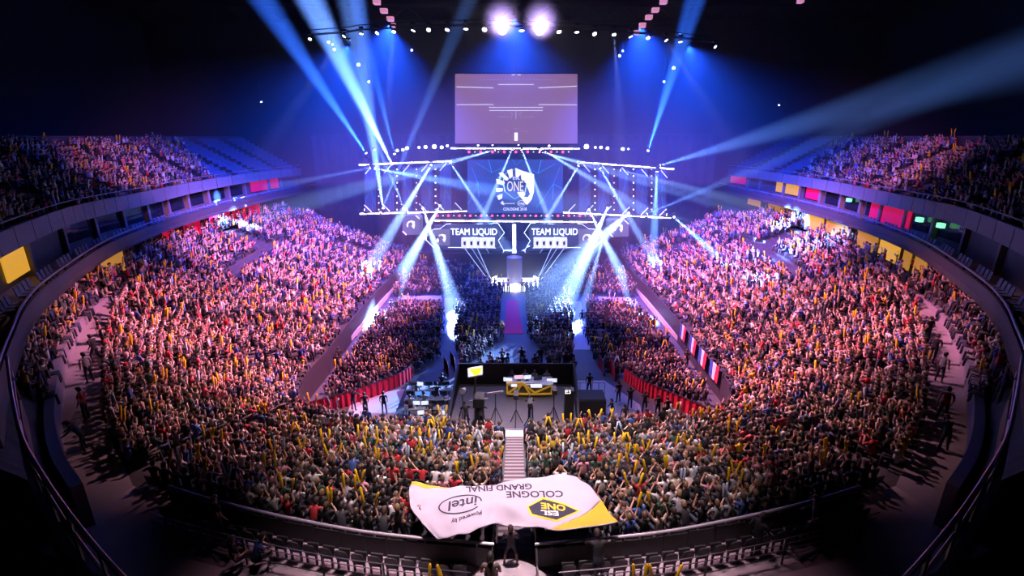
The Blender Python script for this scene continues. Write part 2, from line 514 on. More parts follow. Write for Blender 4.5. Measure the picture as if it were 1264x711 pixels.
for r in range(N_NEAR * 2):
    y0 = 25.2 - r * (12.1 / 28); z = 1.5 + (r + 1) * (3.5 / 28)
    stp = MB().box((-0.5 if r < 18 else -0.62, y0 - 12.1 / 28 + 0.07, z - 0.35), (0.5 if r < 18 else 0.62, y0, z)).build('step', M_STAIR, st)
    ns = MB().box((-0.5 if r < 18 else -0.62, y0 - .14, z), (0.5 if r < 18 else 0.62, y0, z + .006)).build('nosing', mat('nosing_dark', (.10, .08, .10), .8))
    ns.parent = stp
MB().box((-0.55, 25.2, 0), (0.55, 25.9, 1.6)).build('landing', M_WHITE, st)
MB().box((-1.0, 10.0, 4.6), (1.0, 13.1, 5.02)).build('landing', mat('landing_rose', (0.5, 0.42, 0.46), 0.8, noise=0.2, scale=2), st)
for s in (-1, 1):
    r = tag(empty('stair_rail', (s * 0.72, 12.5, 5)), 'short dark stair rail beside the aisle stair, %s hand' % SIDE[s], 'railing')
    MB().tube([(s * .72, 10.4, 5.9), (s * .72, 13.1, 5.9), (s * .72, 15.2, 5.3)], 0.035, 6).build('handrail', M_DARK, r)
    for y, z in ((10.6, 5.0), (12.9, 5.0), (15.0, 4.35)):
        MB().bar((s * .72, y, z), (s * .72, y, z + .9), 0.05).build('post', M_DARK, r)


# ------------------------------------------------------------------ crowd: low-polygon people, joined per block (too many to count)
SKIN_P, SHIRT_P, HAIR_P, PANT_P, STICK_P = range(5)


class LP:
    def __init__(s):
        s.v = []; s.t = []; s.p = []

    def loft(s, rings, part, cap0=True, cap1=True):
        n0 = len(s.v); k = len(rings[0])
        for r in rings:
            s.v += [tuple(x) for x in r]
        for i in range(len(rings) - 1):
            for j in range(k):
                j2 = (j + 1) % k; a = n0 + i * k
                s.t += [(a + j, a + j2, a + k + j2), (a + j, a + k + j2, a + k + j)]; s.p += [part, part]
        for on, base, rev in ((cap0, n0, True), (cap1, n0 + (len(rings) - 1) * k, False)):
            if on:
                for j in range(1, k - 1):
                    q = (base, base + j, base + j + 1)
                    s.t.append(q[::-1] if rev else q); s.p.append(part)

    def limb(s, pts, radii, part, k=4):
        rings = []
        for i, p in enumerate(pts):
            p = Vector(p)
            d = Vector(pts[min(i + 1, len(pts) - 1)]) - Vector(pts[max(i - 1, 0)]); d.normalize()
            up = Vector((0, 0, 1)) if abs(d.z) < 0.9 else Vector((0, 1, 0))
            x = d.cross(up).normalized(); y = x.cross(d)
            rings.append([p + x * radii[i] * math.cos(2 * math.pi * j / k) + y * radii[i] * math.sin(2 * math.pi * j / k) for j in range(k)])
        s.loft(rings, part)

    def torso(s, z0, z1, lean=0.0, k=6):
        rings = []
        for fr, rx, ry in ((0, .17, .12), (.5, .19, .125), (.86, .215, .11), (1.0, .09, .07)):
            z = z0 + (z1 - z0) * fr
            rings.append([(rx * math.cos(2 * math.pi * j / k), lean * fr + ry * math.sin(2 * math.pi * j / k), z) for j in range(k)])
        s.loft(rings, SHIRT_P)

    def head(s, z, y=0.0, k=6):
        rings = []
        for dz, r in ((-.14, .05), (-.06, .085), (.02, .10)):
            rings.append([(r * math.cos(2 * math.pi * j / k), y + r * 1.1 * math.sin(2 * math.pi * j / k), z + dz) for j in range(k)])
        s.loft(rings, SKIN_P)
        rings = []
        for dz, r, oy in ((-.04, .09, -.035), (.03, .115, -.012), (.10, .095, -.005), (.135, .04, 0)):
            rings.append([(r * math.cos(2 * math.pi * j / k), y + oy + r * 1.08 * math.sin(2 * math.pi * j / k), z + dz) for j in range(k)])
        s.loft(rings, HAIR_P, False, True)

    def stick(s, base, tip):
        s.limb([base, Vector(base) + (Vector(tip) - Vector(base)) * .08, tip], [.03, .055, .05], STICK_P, 4)

    def arrays(s):
        return np.array(s.v, float), np.array(s.t, int), np.array(s.p, int)


def lp_seated(arm='lap', sticks=0, lean=0.03):
    q = LP()
    q.torso(.45, 1.02, lean); q.head(1.16, lean + .02)
    for sd in (-1, 1):
        q.limb([(sd * .10, .02, .5), (sd * .13, .45, .52), (sd * .13, .47, .05)], [.085, .07, .05], PANT_P, 4)
        sh = (sd * .21, lean, .95)
        if arm == 'lap':
            pts = [sh, (sd * .26, lean + .05, .68), (sd * .1, .32, .62)]
        elif arm == 'clap':
            pts = [sh, (sd * .27, .2, .80), (sd * .04, .36, 1.05)]
        elif arm == 'up':
            pts = [sh, (sd * .32, .08, 1.18), (sd * .22, .12, 1.45)]
        else:
            pts = [sh, (sd * .30, .16, .95), (sd * .2, .25, 1.22)]
        q.limb(pts[:2], [.055, .045], SHIRT_P, 4); q.limb(pts[1:], [.043, .035], SKIN_P, 4)
        if sticks:
            h = Vector(pts[2])
            if sticks == 1:
                q.stick(h, h + Vector((sd * .12, .06, .55)))
            elif sticks == 2:
                q.stick(h, h + Vector((-sd * .16, .10, .52)))
            else:
                q.stick(h, h + Vector((sd * .03, .1, .58)))
    return q.arrays()


def lp_standing(arm='down', sticks=0):
    q = LP()
    q.torso(.88, 1.45, .02); q.head(1.6, .03)
    for sd in (-1, 1):
        q.limb([(sd * .09, 0, .95), (sd * .11, .02, .5), (sd * .12, 0, 0.02)], [.095, .07, .055], PANT_P, 4)
        sh = (sd * .21, .02, 1.39)
        if arm == 'down':
            pts = [sh, (sd * .27, 0, 1.12), (sd * .25, .10, .88)]
        elif arm == 'up':
            pts = [sh, (sd * .34, .05, 1.62), (sd * .2, .1, 1.88)]
        else:
            pts = [sh, (sd * .29, .15, 1.25), (sd * .06, .33, 1.42)]
        q.limb(pts[:2], [.055, .045], SHIRT_P, 4); q.limb(pts[1:], [.043, .035], SKIN_P, 4)
        if sticks:
            h = Vector(pts[2]); q.stick(h, h + Vector((sd * .1 if sticks == 1 else -sd * .14, .06, .55)))
    return q.arrays()


VARS = [lp_seated('lap'), lp_seated('clap'), lp_seated('mid'), lp_seated('up'), lp_seated('up', 1), lp_seated('mid', 2), lp_seated('mid', 3),
        lp_standing('down'), lp_standing('up'), lp_standing('clap'), lp_standing('up', 1), lp_standing('clap', 2)]
V_SIT, V_STICK, V_STAND, V_STANDSTICK = (0, 1, 2, 3), (4, 5, 6), (7, 8, 9), (10, 11)
SHIRTS = np.array([(.02, .02, .024), (.02, .02, .024), (.03, .03, .035), (.04, .04, .05), (.60, .58, .58), (.62, .60, .60), (.55, .52, .50), (.25, .25, .27), (.12, .12, .14),
                   (.50, .03, .04), (.55, .10, .14), (.05, .09, .35), (.08, .16, .45), (.30, .22, .16), (.06, .14, .10), (.62, .45, .42), (.45, .42, .30), (.65, .42, .03)])
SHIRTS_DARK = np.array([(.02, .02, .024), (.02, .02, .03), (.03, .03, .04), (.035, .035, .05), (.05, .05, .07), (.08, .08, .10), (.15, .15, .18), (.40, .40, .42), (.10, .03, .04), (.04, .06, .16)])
SKINS = np.array([(.66, .40, .33), (.70, .44, .37), (.60, .36, .29), (.45, .25, .19), (.74, .50, .42)])
HAIRS = np.array([(.03, .018, .012), (.05, .028, .016), (.10, .05, .025), (.02, .015, .013), (.24, .13, .06), (.03, .02, .015), (.09, .045, .025)])
PANTS = np.array([(.02, .02, .03), (.03, .035, .07), (.05, .06, .12), (.015, .015, .018), (.10, .085, .07)])


def crowd(name, people, label, shirts=SHIRTS, pale=0.12, bright=1.0):
    """people: list of (x, y, z, yaw, scale, variant)"""
    if not people:
        return None
    VV, TT, CC = [], [], []; base = 0
    arr = np.array(people, float)
    for vi in range(len(VARS)):
        A = arr[arr[:, 5] == vi]
        if len(A) == 0:
            continue
        v, t, p = VARS[vi]; n = len(A)
        c, s_ = np.cos(A[:, 3])[:, None], np.sin(A[:, 3])[:, None]
        sc_ = A[:, 4][:, None]
        jx = 1 + rng.uniform(-.08, .12, (n, 1))
        X = v[None, :, 0] * sc_ * jx; Y = v[None, :, 1] * sc_; Z = v[None, :, 2] * sc_
        P = np.stack([X * c - Y * s_ + A[:, 0:1], X * s_ + Y * c + A[:, 1:2], Z + A[:, 2:3]], -1)
        VV.append(P.reshape(-1, 3)); TT.append((t[None] + (np.arange(n) * len(v))[:, None, None] + base).reshape(-1, 3)); base += n * len(v)
        pal = np.zeros((n, 5, 4)); pal[:, :, 3] = 1
        pal[:, SKIN_P, :3] = SKINS[rng.integers(0, len(SKINS), n)]
        pal[:, SHIRT_P, :3] = shirts[rng.integers(0, len(shirts), n)] * rng.uniform(.7, 1.25, (n, 1))
        pal[:, HAIR_P, :3] = HAIRS[rng.integers(0, len(HAIRS), n)]
        cap = rng.random(n) < .06; pal[cap, HAIR_P, :3] = shirts[rng.integers(0, len(shirts), cap.sum())]
        pal[:, PANT_P, :3] = PANTS[rng.integers(0, len(PANTS), n)]
        w = rng.random(n) < pale
        pal[:, STICK_P, :3] = np.where(w[:, None], np.array([.55, .66, .85]), np.array([.90, .55, .01]))
        pal[:, :, :3] *= bright
        CC.append(pal[:, p, :].reshape(-1, 4))
    V = np.concatenate(VV); T = np.concatenate(TT); Cc = np.concatenate(CC)
    m = bpy.data.meshes.new(name)
    m.vertices.add(len(V)); m.vertices.foreach_set('co', V.astype(np.float32).ravel())
    m.loops.add(T.size); m.loops.foreach_set('vertex_index', T.astype(np.int32).ravel())
    m.polygons.add(len(T)); m.polygons.foreach_set('loop_start', np.arange(0, T.size, 3, dtype=np.int32))
    m.polygons.foreach_set('use_smooth', np.ones(len(T), bool))
    m.update(calc_edges=True)
    at = m.attributes.new('tint', 'FLOAT_COLOR', 'FACE'); at.data.foreach_set('color', Cc.astype(np.float32).ravel())
    m.materials.append(M_CROWD)
    o = mesh_obj(name, m)
    tag(o, label, 'crowd', kind='stuff')
    return o


def yaw_to(x, y, tx, ty):
    return math.atan2(ty - y, tx - x) - math.pi / 2


def pick(stick, stand=0.0):
    if random.random() < stand:
        return random.choice(V_STANDSTICK) if random.random() < stick else random.choice(V_STAND)
    return random.choice(V_STICK) if random.random() < stick else random.choice(V_SIT)


AISLES = (0.17, 0.33, 0.5, 0.66, 0.83)


def fill_rows(I, O, N, s, t0=0.0, t1=1.0, r0=0, r1=None, pitch=0.52, occ=0.95, stick=0.2, stand=0.05, aisles=(), aw=0.45, zoff=0.0, hole=None, look=(0, 68)):
    out = []
    for r in range(r0, N if r1 is None else r1):
        L = I + (O - I) * ((r + 0.45) / N); zz = (I + (O - I) * (r / N))[:, 2]
        seg = np.linalg.norm(np.diff(L[:, :2], axis=0), axis=1); cum = np.concatenate([[0], np.cumsum(seg)]); tot = cum[-1]
        d = tot * t0 + random.uniform(0, pitch)
        while d < tot * t1:
            if not any(abs(d - a * tot) < aw for a in aisles) and random.random() < occ:
                k = min(np.searchsorted(cum, d, 'right') - 1, len(seg) - 1); u = (d - cum[k]) / seg[k]
                p = L[k] + (L[k + 1] - L[k]) * u; z = zz[k] + (zz[k + 1] - zz[k]) * u
                fr = d / tot
                if not (hole and hole(fr, r)):
                    n = outward(L, k)
                    x, y = p[0], p[1]
                    # face down the slope, turned a little to the stage
                    ix, iy = x - n[0] * 20, y - n[1] * 20
                    tx, ty = ix * .55 + look[0] * .45, iy * .55 + look[1] * .45
                    yw = yaw_to(x, y, tx, ty) + random.gauss(0, .18)
                    if s > 0:
                        x = -x; yw = -yw
                    out.append((x + random.uniform(-.05, .05), y + random.uniform(-.05, .05), z + zoff, yw, random.uniform(.92, 1.08), pick(stick, stand)))
            d += pitch * random.uniform(.92, 1.1)
    return out


def hole_l(fr, r):
    return (r >= 15 and .24 < fr < .31) or (r in (13, 14) and .2 < fr < .5) or (5 <= r <= 9 and .10 < fr < .16)


for s in (-1, 1):
    P = fill_rows(SIDE_I, SIDE_O, N_SIDE, s, 0.035, 0.985, pitch=0.52, occ=.9, stick=.05, stand=.12, aisles=(.2, .36, .52, .68, .84), aw=.4, hole=hole_l)
    crowd('crowd', P, 'dense pink-lit crowd with yellow sticks filling the lower stand on the %s of the floor' % SIDE[s])
    # people on the ring walkway and behind the ring wall
    c = RING.copy(); c[:, 2] = 7.0; c = offset(c, 0.3)
    d = offset(RIM2[28:57], 1.2); d[:, 2] = 9.2
    P = fill_rows(c, d, 4, s, 0.02, .75, pitch=.6, occ=.75, stick=.06, stand=.3)
    crowd('crowd', P, 'dim crowd in the rows behind the curved wall on the %s' % SIDE[s])
    e = OUTER.copy(); f_ = offset(RIM2[:33], 2.0); f_[:, 2] = e[:, 2]
    P = fill_rows(e, f_, 3, s, .12 if s < 0 else .2, 1.0, pitch=.62, occ=.62, stick=.04, stand=.35)
    crowd('crowd', P, 'scattered people on the concourse under the %s balcony' % SIDE[s])
    # upper tier: filled away from the stage, empty seats near it
    def up_hole(fr, r):
        return fr < .16 + .012 * (12 - r) * (1 if s < 0 else .4)
    P = fill_rows(offset(RIM1, .3), TOP, 12, s, .1, 1.0, pitch=.6, occ=.86, stick=.05, stand=.06, aisles=(.22, .34, .46, .58, .70, .82, .93), aw=.95, hole=up_hole)
    crowd('crowd', P, 'crowd on the upper tier above the %s balcony' % SIDE[s])


# ------------------------------------------------------------------ people built one by one: jointed bodies grown over a skeleton
def grow(verts, edges, radii, roots, sub=1):
    m = bpy.data.meshes.new('body'); m.from_pydata(verts, edges, [])
    o = bpy.data.objects.new('body', m); C.objects.link(o)
    o.modifiers.new('Skin', 'SKIN'); ss = o.modifiers.new('Sub', 'SUBSURF'); ss.levels = sub; ss.render_levels = sub
    for i, r in enumerate(radii):
        d = m.skin_vertices[0].data[i]; d.radius = r if isinstance(r, tuple) else (r, r); d.use_root = i in roots
    dg = bpy.context.evaluated_depsgraph_get()
    out = bpy.data.meshes.new_from_object(o.evaluated_get(dg))
    bpy.data.objects.remove(o); bpy.data.meshes.remove(m)
    return out


def seg_dist(p, a, b):
    ab = b - a; t = max(0, min(1, (p - a).dot(ab) / max(ab.length_squared, 1e-9)))
    return (p - a - ab * t).length


def body(name, hip, chest, neck, head, arms, legs, face=(0, 1, 0), short_sleeve=True, shorts=False):
    """arms: {-1: (shoulder, elbow, wrist), 1: ...}; legs: {-1: (hip, knee, ankle, toe), 1: ...}"""
    V, E, R, roots, bones = [], [], [], [0], []

    def add(p, r, par=None, kind=None):
        V.append(Vector(p)); R.append(r); i = len(V) - 1
        if par is not None:
            E.append((par, i)); bones.append((par, i, kind))
        return i
    hip, chest, neck, head = map(Vector, (hip, chest, neck, head))
    face = Vector(face)
    p0 = add(hip, (.15, .11))
    mid = add(hip.lerp(chest, .5), (.145, .105), p0, 'shirt')
    ch = add(chest, (.165, .11), mid, 'shirt')
    nk = add(neck, (.06, .06), ch, 'shirt')
    hd = add(neck.lerp(head, .45) + face * .005, (.062, .066), nk, 'skin')
    h1 = add(head, (.083, .095), hd, 'skin')
    h2 = add(head + (head - neck).normalized() * .085, (.06, .07), h1, 'skin')
    for sd in (-1, 1):
        S, El, Wr = map(Vector, arms[sd])
        a = add(S, .062, ch, 'shirt')
        am = add(S.lerp(El, .55), .054, a, 'shirt')
        b = add(El, .045, am, 'skin' if short_sleeve else 'shirt')
        c = add(Wr, .030, b, 'skin' if short_sleeve else 'shirt')
        d_ = (Wr - El).normalized()
        palm = add(Wr + d_ * .07, (.042, .022), c, 'skin')
        # five separate fingers, each a short bent chain rooted in the palm
        side = d_.cross(face); side = side.normalized() if side.length > .1 else Vector((1, 0, 0))
        nrm = side.cross(d_).normalized()
        base = Wr + d_ * .075
        for q, (off, ln) in enumerate(((-.033, .060), (-.011, .074), (.011, .078), (.033, .068))):
            r0 = add(base + side * off, .0105); roots.append(r0)
            r1 = add(base + side * off * 1.15 + d_ * ln * .55, .0095, r0, 'skin')
            add(base + side * off * 1.2 + d_ * ln * .95 + nrm * .018, .008, r1, 'skin')
        r0 = add(Wr + d_ * .03 + side * .03 * -sd, .012); roots.append(r0)
        r1 = add(Wr + d_ * .06 + side * .062 * -sd, .011, r0, 'skin')
        add(Wr + d_ * .09 + side * .075 * -sd + nrm * .01, .009, r1, 'skin')
        Hp, K, A, T = map(Vector, legs[sd])
        a = add(Hp, .088, p0, 'pant'); b = add(K, .062, a, 'pant')
        cm = add(K.lerp(A, .35), .056, b, 'skin' if shorts else 'pant')
        c = add(A, .042, cm, 'skin' if shorts else 'pant'); add(T, (.045, .03), c, 'shoe')
    # nose
    n0 = add(head + face * .07, .02); roots.append(n0); n1 = add(head + face * .112 - Vector((0, 0, .012)), .011, n0, 'skin')
    m = grow([tuple(v) for v in V], E, R, roots)
    m.name = name
    for x in (M_SHIRT, M_SKIN, M_JEANS, M_SHOE):
        m.materials.append(x)
    slot = {'shirt': 0, 'skin': 1, 'pant': 2, 'shoe': 3}
    for f in m.polygons:
        c = f.center
        best = min(bones, key=lambda b_: seg_dist(c, V[b_[0]], V[b_[1]]))
        f.material_index = slot[best[2]]; f.use_smooth = True
    # hair: a cap over the top and back of the head
    up = (head - neck).normalized(); side = up.cross(face).normalized(); fw = side.cross(up).normalized()
    hb = MB(); k = 10; prev = None
    hr = [(-.085, .078, .088, -.035), (-.03, .098, .105, -.022), (.03, .103, .115, -.012), (.085, .088, .10, -.006), (.125, .055, .062, 0), (.138, .012, .014, 0)]
    n0 = 0
    for dz, rx, ry, oy in hr:
        for j in range(k):
            a = 2 * math.pi * j / k
            cut = .55 if (math.sin(a) > .3 and dz < .05) else 1.0
            hb.v.append(tuple(head + up * dz + side * rx * math.cos(a) * cut + fw * (oy + ry * math.sin(a) * cut)))
    for i in range(len(hr) - 1):
        for j in range(k):
            j2 = (j + 1) % k; hb.f.append((i * k + j, i * k + j2, (i + 1) * k + j2, (i + 1) * k + j))
    hb.f.append(tuple(range(k - 1, -1, -1))); hb.f.append(tuple((len(hr) - 1) * k + j for j in range(k)))
    hm = hb.mesh(name + '_hair', M_HAIR); hm.polygons.foreach_set('use_smooth', [True] * len(hm.polygons))
    return m, hm


def seated_legs():
    return {sd: ((sd * .10, .03, .48), (sd * .14, .44, .50), (sd * .14, .45, .09), (sd * .15, .60, .04)) for sd in (-1, 1)}


def standing_legs(w=.11):
    return {sd: ((sd * .10, 0, .90), (sd * (w + .01), .03, .50), (sd * (w + .04), 0, .09), (sd * (w + .06), .15, .04)) for sd in (-1, 1)}


def arms(fn):
    return {sd: tuple((x * sd, y, z) for x, y, z in fn) for sd in (-1, 1)}


HERO = {}
HERO['seated'] = body('person_seated', (0, 0, .5), (0, .03, .88), (0, .05, 1.06), (0, .07, 1.20), arms([(.19, .03, .98), (.26, .07, .70), (.12, .30, .60)]), seated_legs())
HERO['clapping'] = body('person_clapping', (0, 0, .5), (0, .05, .88), (0, .08, 1.06), (0, .10, 1.20), arms([(.19, .05, .98), (.30, .20, .86), (.07, .34, 1.06)]), seated_legs())
HERO['leaning'] = body('person_leaning', (0, 0, .5), (0, .20, .83), (0, .29, .98), (0, .35, 1.11), arms([(.19, .22, .92), (.24, .36, .66), (.06, .52, .60)]), seated_legs())
HERO['cheering'] = body('person_cheering', (0, 0, .5), (0, .02, .89), (0, .04, 1.07), (0, .06, 1.21), arms([(.20, .03, 1.00), (.34, .08, 1.20), (.24, .12, 1.47)]), seated_legs())
HERO['filming'] = body('person_filming', (0, 0, .5), (0, .03, .88), (0, .05, 1.06), (0, .07, 1.20), arms([(.19, .05, .98), (.30, .22, .98), (.09, .30, 1.24)]), seated_legs())
HERO['standing'] = body('person_standing', (0, 0, .95), (0, .02, 1.33), (0, .03, 1.50), (0, .05, 1.64), arms([(.20, .02, 1.43), (.26, 0, 1.15), (.24, .12, .92)]), standing_legs())
HERO['waving'] = body('person_waving', (0, 0, .95), (0, .02, 1.33), (0, .03, 1.50), (0, .05, 1.64), arms([(.20, .02, 1.44), (.36, .05, 1.64), (.20, .10, 1.90)]), standing_legs())
HERO['guarding'] = body('person_guarding', (0, 0, .95), (0, .02, 1.33), (0, .03, 1.50), (0, .06, 1.63), {sd: ((sd * .21, .02, 1.43), (sd * .30, .07, 1.16), (-sd * .08, .24, 1.20)) for sd in (-1, 1)},
                        standing_legs(.20), short_sleeve=False, shorts=True)
HERO['bending'] = body('person_bending', (0, 0, .95), (0, .18, 1.28), (0, .28, 1.42), (0, .36, 1.53), arms([(.20, .20, 1.36), (.30, .38, 1.18), (.24, .58, 1.05)]), standing_legs(), short_sleeve=False)
HERO['walking'] = body('person_walking', (0, 0, .93), (0, .05, 1.31), (0, .07, 1.48), (0, .10, 1.62), {-1: ((-.20, .05, 1.41), (-.26, -.08, 1.14), (-.24, .10, .95)), 1: ((.20, .05, 1.41), (.26, .14, 1.15), (.20, .32, 1.02))},
                       {-1: ((-.10, 0, .90), (-.11, .22, .50), (-.12, .18, .09), (-.12, .33, .05)), 1: ((.10, 0, .90), (.11, .02, .48), (.12, -.30, .13), (.12, -.20, .04))}, short_sleeve=False)

SHIRT_NAMES = [('black', (.014, .014, .017)), ('black', (.02, .02, .024)), ('charcoal', (.045, .045, .05)), ('black', (.017, .017, .02)), ('black', (.014, .014, .017)), ('charcoal', (.035, .035, .04)),
               ('grey', (.26, .26, .28)), ('white', (.66, .63, .62)), ('white', (.62, .60, .60)), ('white', (.6, .56, .56)), ('red', (.42, .02, .03)), ('navy', (.02, .03, .11)), ('blue', (.05, .10, .32)),
               ('beige', (.45, .36, .28)), ('green', (.03, .08, .05)), ('pink', (.55, .22, .28)), ('black', (.014, .014, .017)), ('grey', (.15, .15, .17))]
HAIR_NAMES = [('dark', (.028, .017, .011)), ('brown', (.09, .045, .022)), ('black', (.012, .010, .010)), ('blond', (.20, .12, .055)), ('brown', (.07, .035, .02)), ('dark', (.022, .015, .011)), ('fair', (.13, .08, .045))]
N_PEOPLE = [0]


def person(pose, loc, yaw, shirt, hair, label, group=None, scale=1.0):
    bm_, hm_ = HERO[pose]
    o = mesh_obj('person', bm_); o.location = loc; o.rotation_euler = (0, 0, yaw); o.scale = (scale,) * 3; o.color = (*shirt, 1)
    h = mesh_obj('hair', hm_, o); h.color = (*hair, 1)
    tag(o, label, 'person', group)
    N_PEOPLE[0] += 1
    return o


STICK_MB = MB().tube([(0, 0, 0), (0, 0, .035), (0, 0, .07), (0, 0, .56), (0, 0, .60), (0, 0, .62)], [.014, .03, .048, .05, .035, .012], 8)
STICK_ME = STICK_MB.mesh('cheer_stick', M_STICK); STICK_ME.polygons.foreach_set('use_smooth', [True] * len(STICK_ME.polygons))


def cheer_stick(p, d, yellow, label, group='inflated cheer sticks in the near stand'):
    o = mesh_obj('cheer_stick', STICK_ME); o.location = p
    o.rotation_euler = Vector(d).to_track_quat('Z', 'Y').to_euler()
    o.color = (.90, .55, .01, 1) if yellow else (.55, .66, .85, 1)
    return tag(o, label, 'cheer stick', group)


# outline of the banner that the near rows hold up, as ground plan
BAN_PX = [(508, 595), (560, 600), (605, 598), (650, 591), (692, 585), (713, 588), (735, 607), (748, 625), (763, 645), (738, 650), (712, 651), (690, 653), (655, 649), (608, 648), (575, 657), (538, 664), (520, 645), (505, 620)]


def near_z(y):
    return 1.5 + (25.0 - y) / (25.0 - 13.1) * 3.5


def proj(p):
    x, y, z = p[0], p[1], p[2] - H
    dep = y * CP - z * SP; up = y * SP + z * CP
    return PX + F * x / dep, PY - F * up / dep


def inside(px, py, poly):
    c = False; n = len(poly)
    for i in range(n):
        x0, y0 = poly[i]; x1, y1 = poly[(i + 1) % n]
        if (y0 > py) != (y1 > py) and px < (x1 - x0) * (py - y0) / (y1 - y0) + x0:
            c = not c
    return c


near_stuff, seat_spots = [], []
count = 0
for r in range(N_NEAR - 1, -1, -1):
    for s in (-1, 1):
        L = NEAR_I + (NEAR_O - NEAR_I) * ((r + .45) / N_NEAR); zz = (NEAR_I + (NEAR_O - NEAR_I) * (r / N_NEAR))[:, 2]
        seg = np.linalg.norm(np.diff(L[:, :2], axis=0), axis=1); cum = np.concatenate([[0], np.cumsum(seg)]); tot = cum[-1]
        seat = 0; d = tot - .25
        while d > .2:
            k = min(np.searchsorted(cum, d, 'right') - 1, len(seg) - 1); u = (d - cum[k]) / seg[k]
            p = L[k] + (L[k + 1] - L[k]) * u; z = zz[k]
            x, y = (-p[0] if s > 0 else p[0]), p[1]
            d -= .54
            if abs(x) < .8:
                continue
            seat += 1
            seat_spots.append((x, y, z, yaw_to(x, y, 0, 60)))
            hx, hy = proj((x, y, z + 1.2))
            if inside(hx, hy, BAN_PX) or random.random() < .035:
                continue
            near_ban = inside(hx, hy - 10, BAN_PX) or inside(hx - 12, hy, BAN_PX) or inside(hx + 12, hy, BAN_PX)
            yw = yaw_to(x, y, x * .3, 64) + random.gauss(0, .15)
            x += random.uniform(-.05, .05); y += random.uniform(-.06, .06)
            if count < 300:
                pose = random.choices(['seated', 'clapping', 'leaning', 'cheering', 'filming', 'standing'], [38, 20, 12, 16, 8, 5])[0]
                if near_ban:
                    pose = 'cheering'
                sn, scol = random.choice(SHIRT_NAMES); hn, hcol = random.choice(HAIR_NAMES)
                where = '%s row from guard rail, %s seat %s of stair' % (ORD[N_NEAR - 1 - r], ORD[seat - 1], SIDE[s])
                sca = random.uniform(.96, 1.08)
                person(pose, (x, y, z), yw, scol, hcol, '%s-haired person in %s shirt %s, %s' % (hn, sn, pose, where), 'spectators in the near stand', sca)
                count += 1
                if pose in ('cheering', 'clapping') and random.random() < .52 and not near_ban:
                    yel = random.random() < .85
                    style = random.choice(('vee', 'cross', 'straight'))
                    for sd in (-1, 1):
                        hand = Vector((sd * .235, .135, 1.54)) if pose == 'cheering' else Vector((sd * .05, .37, 1.12))
                        dr = Vector((sd * {'vee': .25, 'cross': -.22, 'straight': .04}[style], .12, 1))
                        R_ = Matrix.Rotation(yw, 3, 'Z')
                        cheer_stick(Vector((x, y, z)) + R_ @ (hand * sca) - (R_ @ dr).normalized() * .05, R_ @ dr, yel,
                                    '%s inflated stick in %s hand, %s' % ('yellow' if yel else 'pale', SIDE[sd], where.replace('from guard rail,', 'from rail,')))
            else:
                near_stuff.append((x, y, z, yw, random.uniform(.95, 1.08), pick(.12, .12)))
crowd('crowd', near_stuff, 'crowd with yellow sticks in the far rows of the near stand, behind the platform')
# folding seats under the near crowd: hidden by their sitters but for backs here and there
mb = MB()
for x, y, z, a in seat_spots:
    ca, sa = math.cos(a), math.sin(a)
    def L2(u, v, w):
        return (x + u * ca - v * sa, y + u * sa + v * ca, z + w)
    mb.quad(L2(-.22, -.2, .42), L2(.22, -.2, .42), L2(.22, .22, .40), L2(-.22, .22, .40))
    mb.prism([L2(-.22, -.2, .42), L2(.22, -.2, .42), L2(.19, -.27, .80), L2(-.19, -.27, .80)], (-.03 * -sa, -.03 * ca, 0))
tag(mb.build('seat_rows', M_BLKSEAT), 'rows of dark folding seats under the spectators of the near stand', 'seats', kind='stuff')


# ------------------------------------------------------------------ the big banner carried over the near rows
from mathutils.bvhtree import BVHTree


def lift(px, py, off):
    y = 18.0
    for _ in range(12):
        w = Wz(px, py, near_z(y) + 1.62 + off); y = w.y
    return np.array(w)


GRID = [[(508, 595, .1), (535, 600, .0), (565, 600, .05), (595, 599, 0), (625, 596, .1), (655, 590, 0), (692, 585, .25), (713, 588, .05)],
        [(505, 609, .1), (528, 613, .0), (560, 613, .1), (590, 612, .05), (622, 610, .15), (660, 608, .05), (704, 602, .2), (731, 603, .0)],
        [(510, 632, 0), (530, 636, -.1), (560, 634, .05), (590, 630, .1), (619, 620, .26), (655, 630, .05), (705, 630, .1), (747, 624, .0)],
        [(538, 664, -.1), (550, 662, .1), (574, 658, .05), (599, 649, -.05), (625, 648, -.2), (655, 649, -.1), (693, 653, .15), (763, 645, .05)]]
CTRL = np.array([[lift(*c) for c in row] for row in GRID])
NU, NV = 141, 61
rows_ = np.array([resample(r, NU) for r in CTRL])
SURF = np.stack([resample(rows_[:, i], NV) for i in range(NU)], 1)          # NV x NU x 3
for j in range(NV):
    for i in range(NU):
        u, v = i / (NU - 1), j / (NV - 1)
        SURF[j, i, 2] += .035 * math.sin(u * 23 + v * 9) + .03 * math.sin(u * 11 - v * 17 + 1) + .02 * math.sin(u * 47 + 3 * v)
ban = tag(empty('banner', (float(SURF[30, 70, 0]), float(SURF[30, 70, 1]), float(SURF[30, 70, 2]))),
          'huge white and yellow event banner carried over the heads of the near stand', 'banner')


def ban_cell_yellow(u, v):
    return (u < .10 and v < .10 + .0 * u) or (v < .10 and u < .26 and v < (.26 - u) * .7) or (u > .80 and v > .52 and (u - .80) / .20 + (v - .52) / .48 > 1.08)


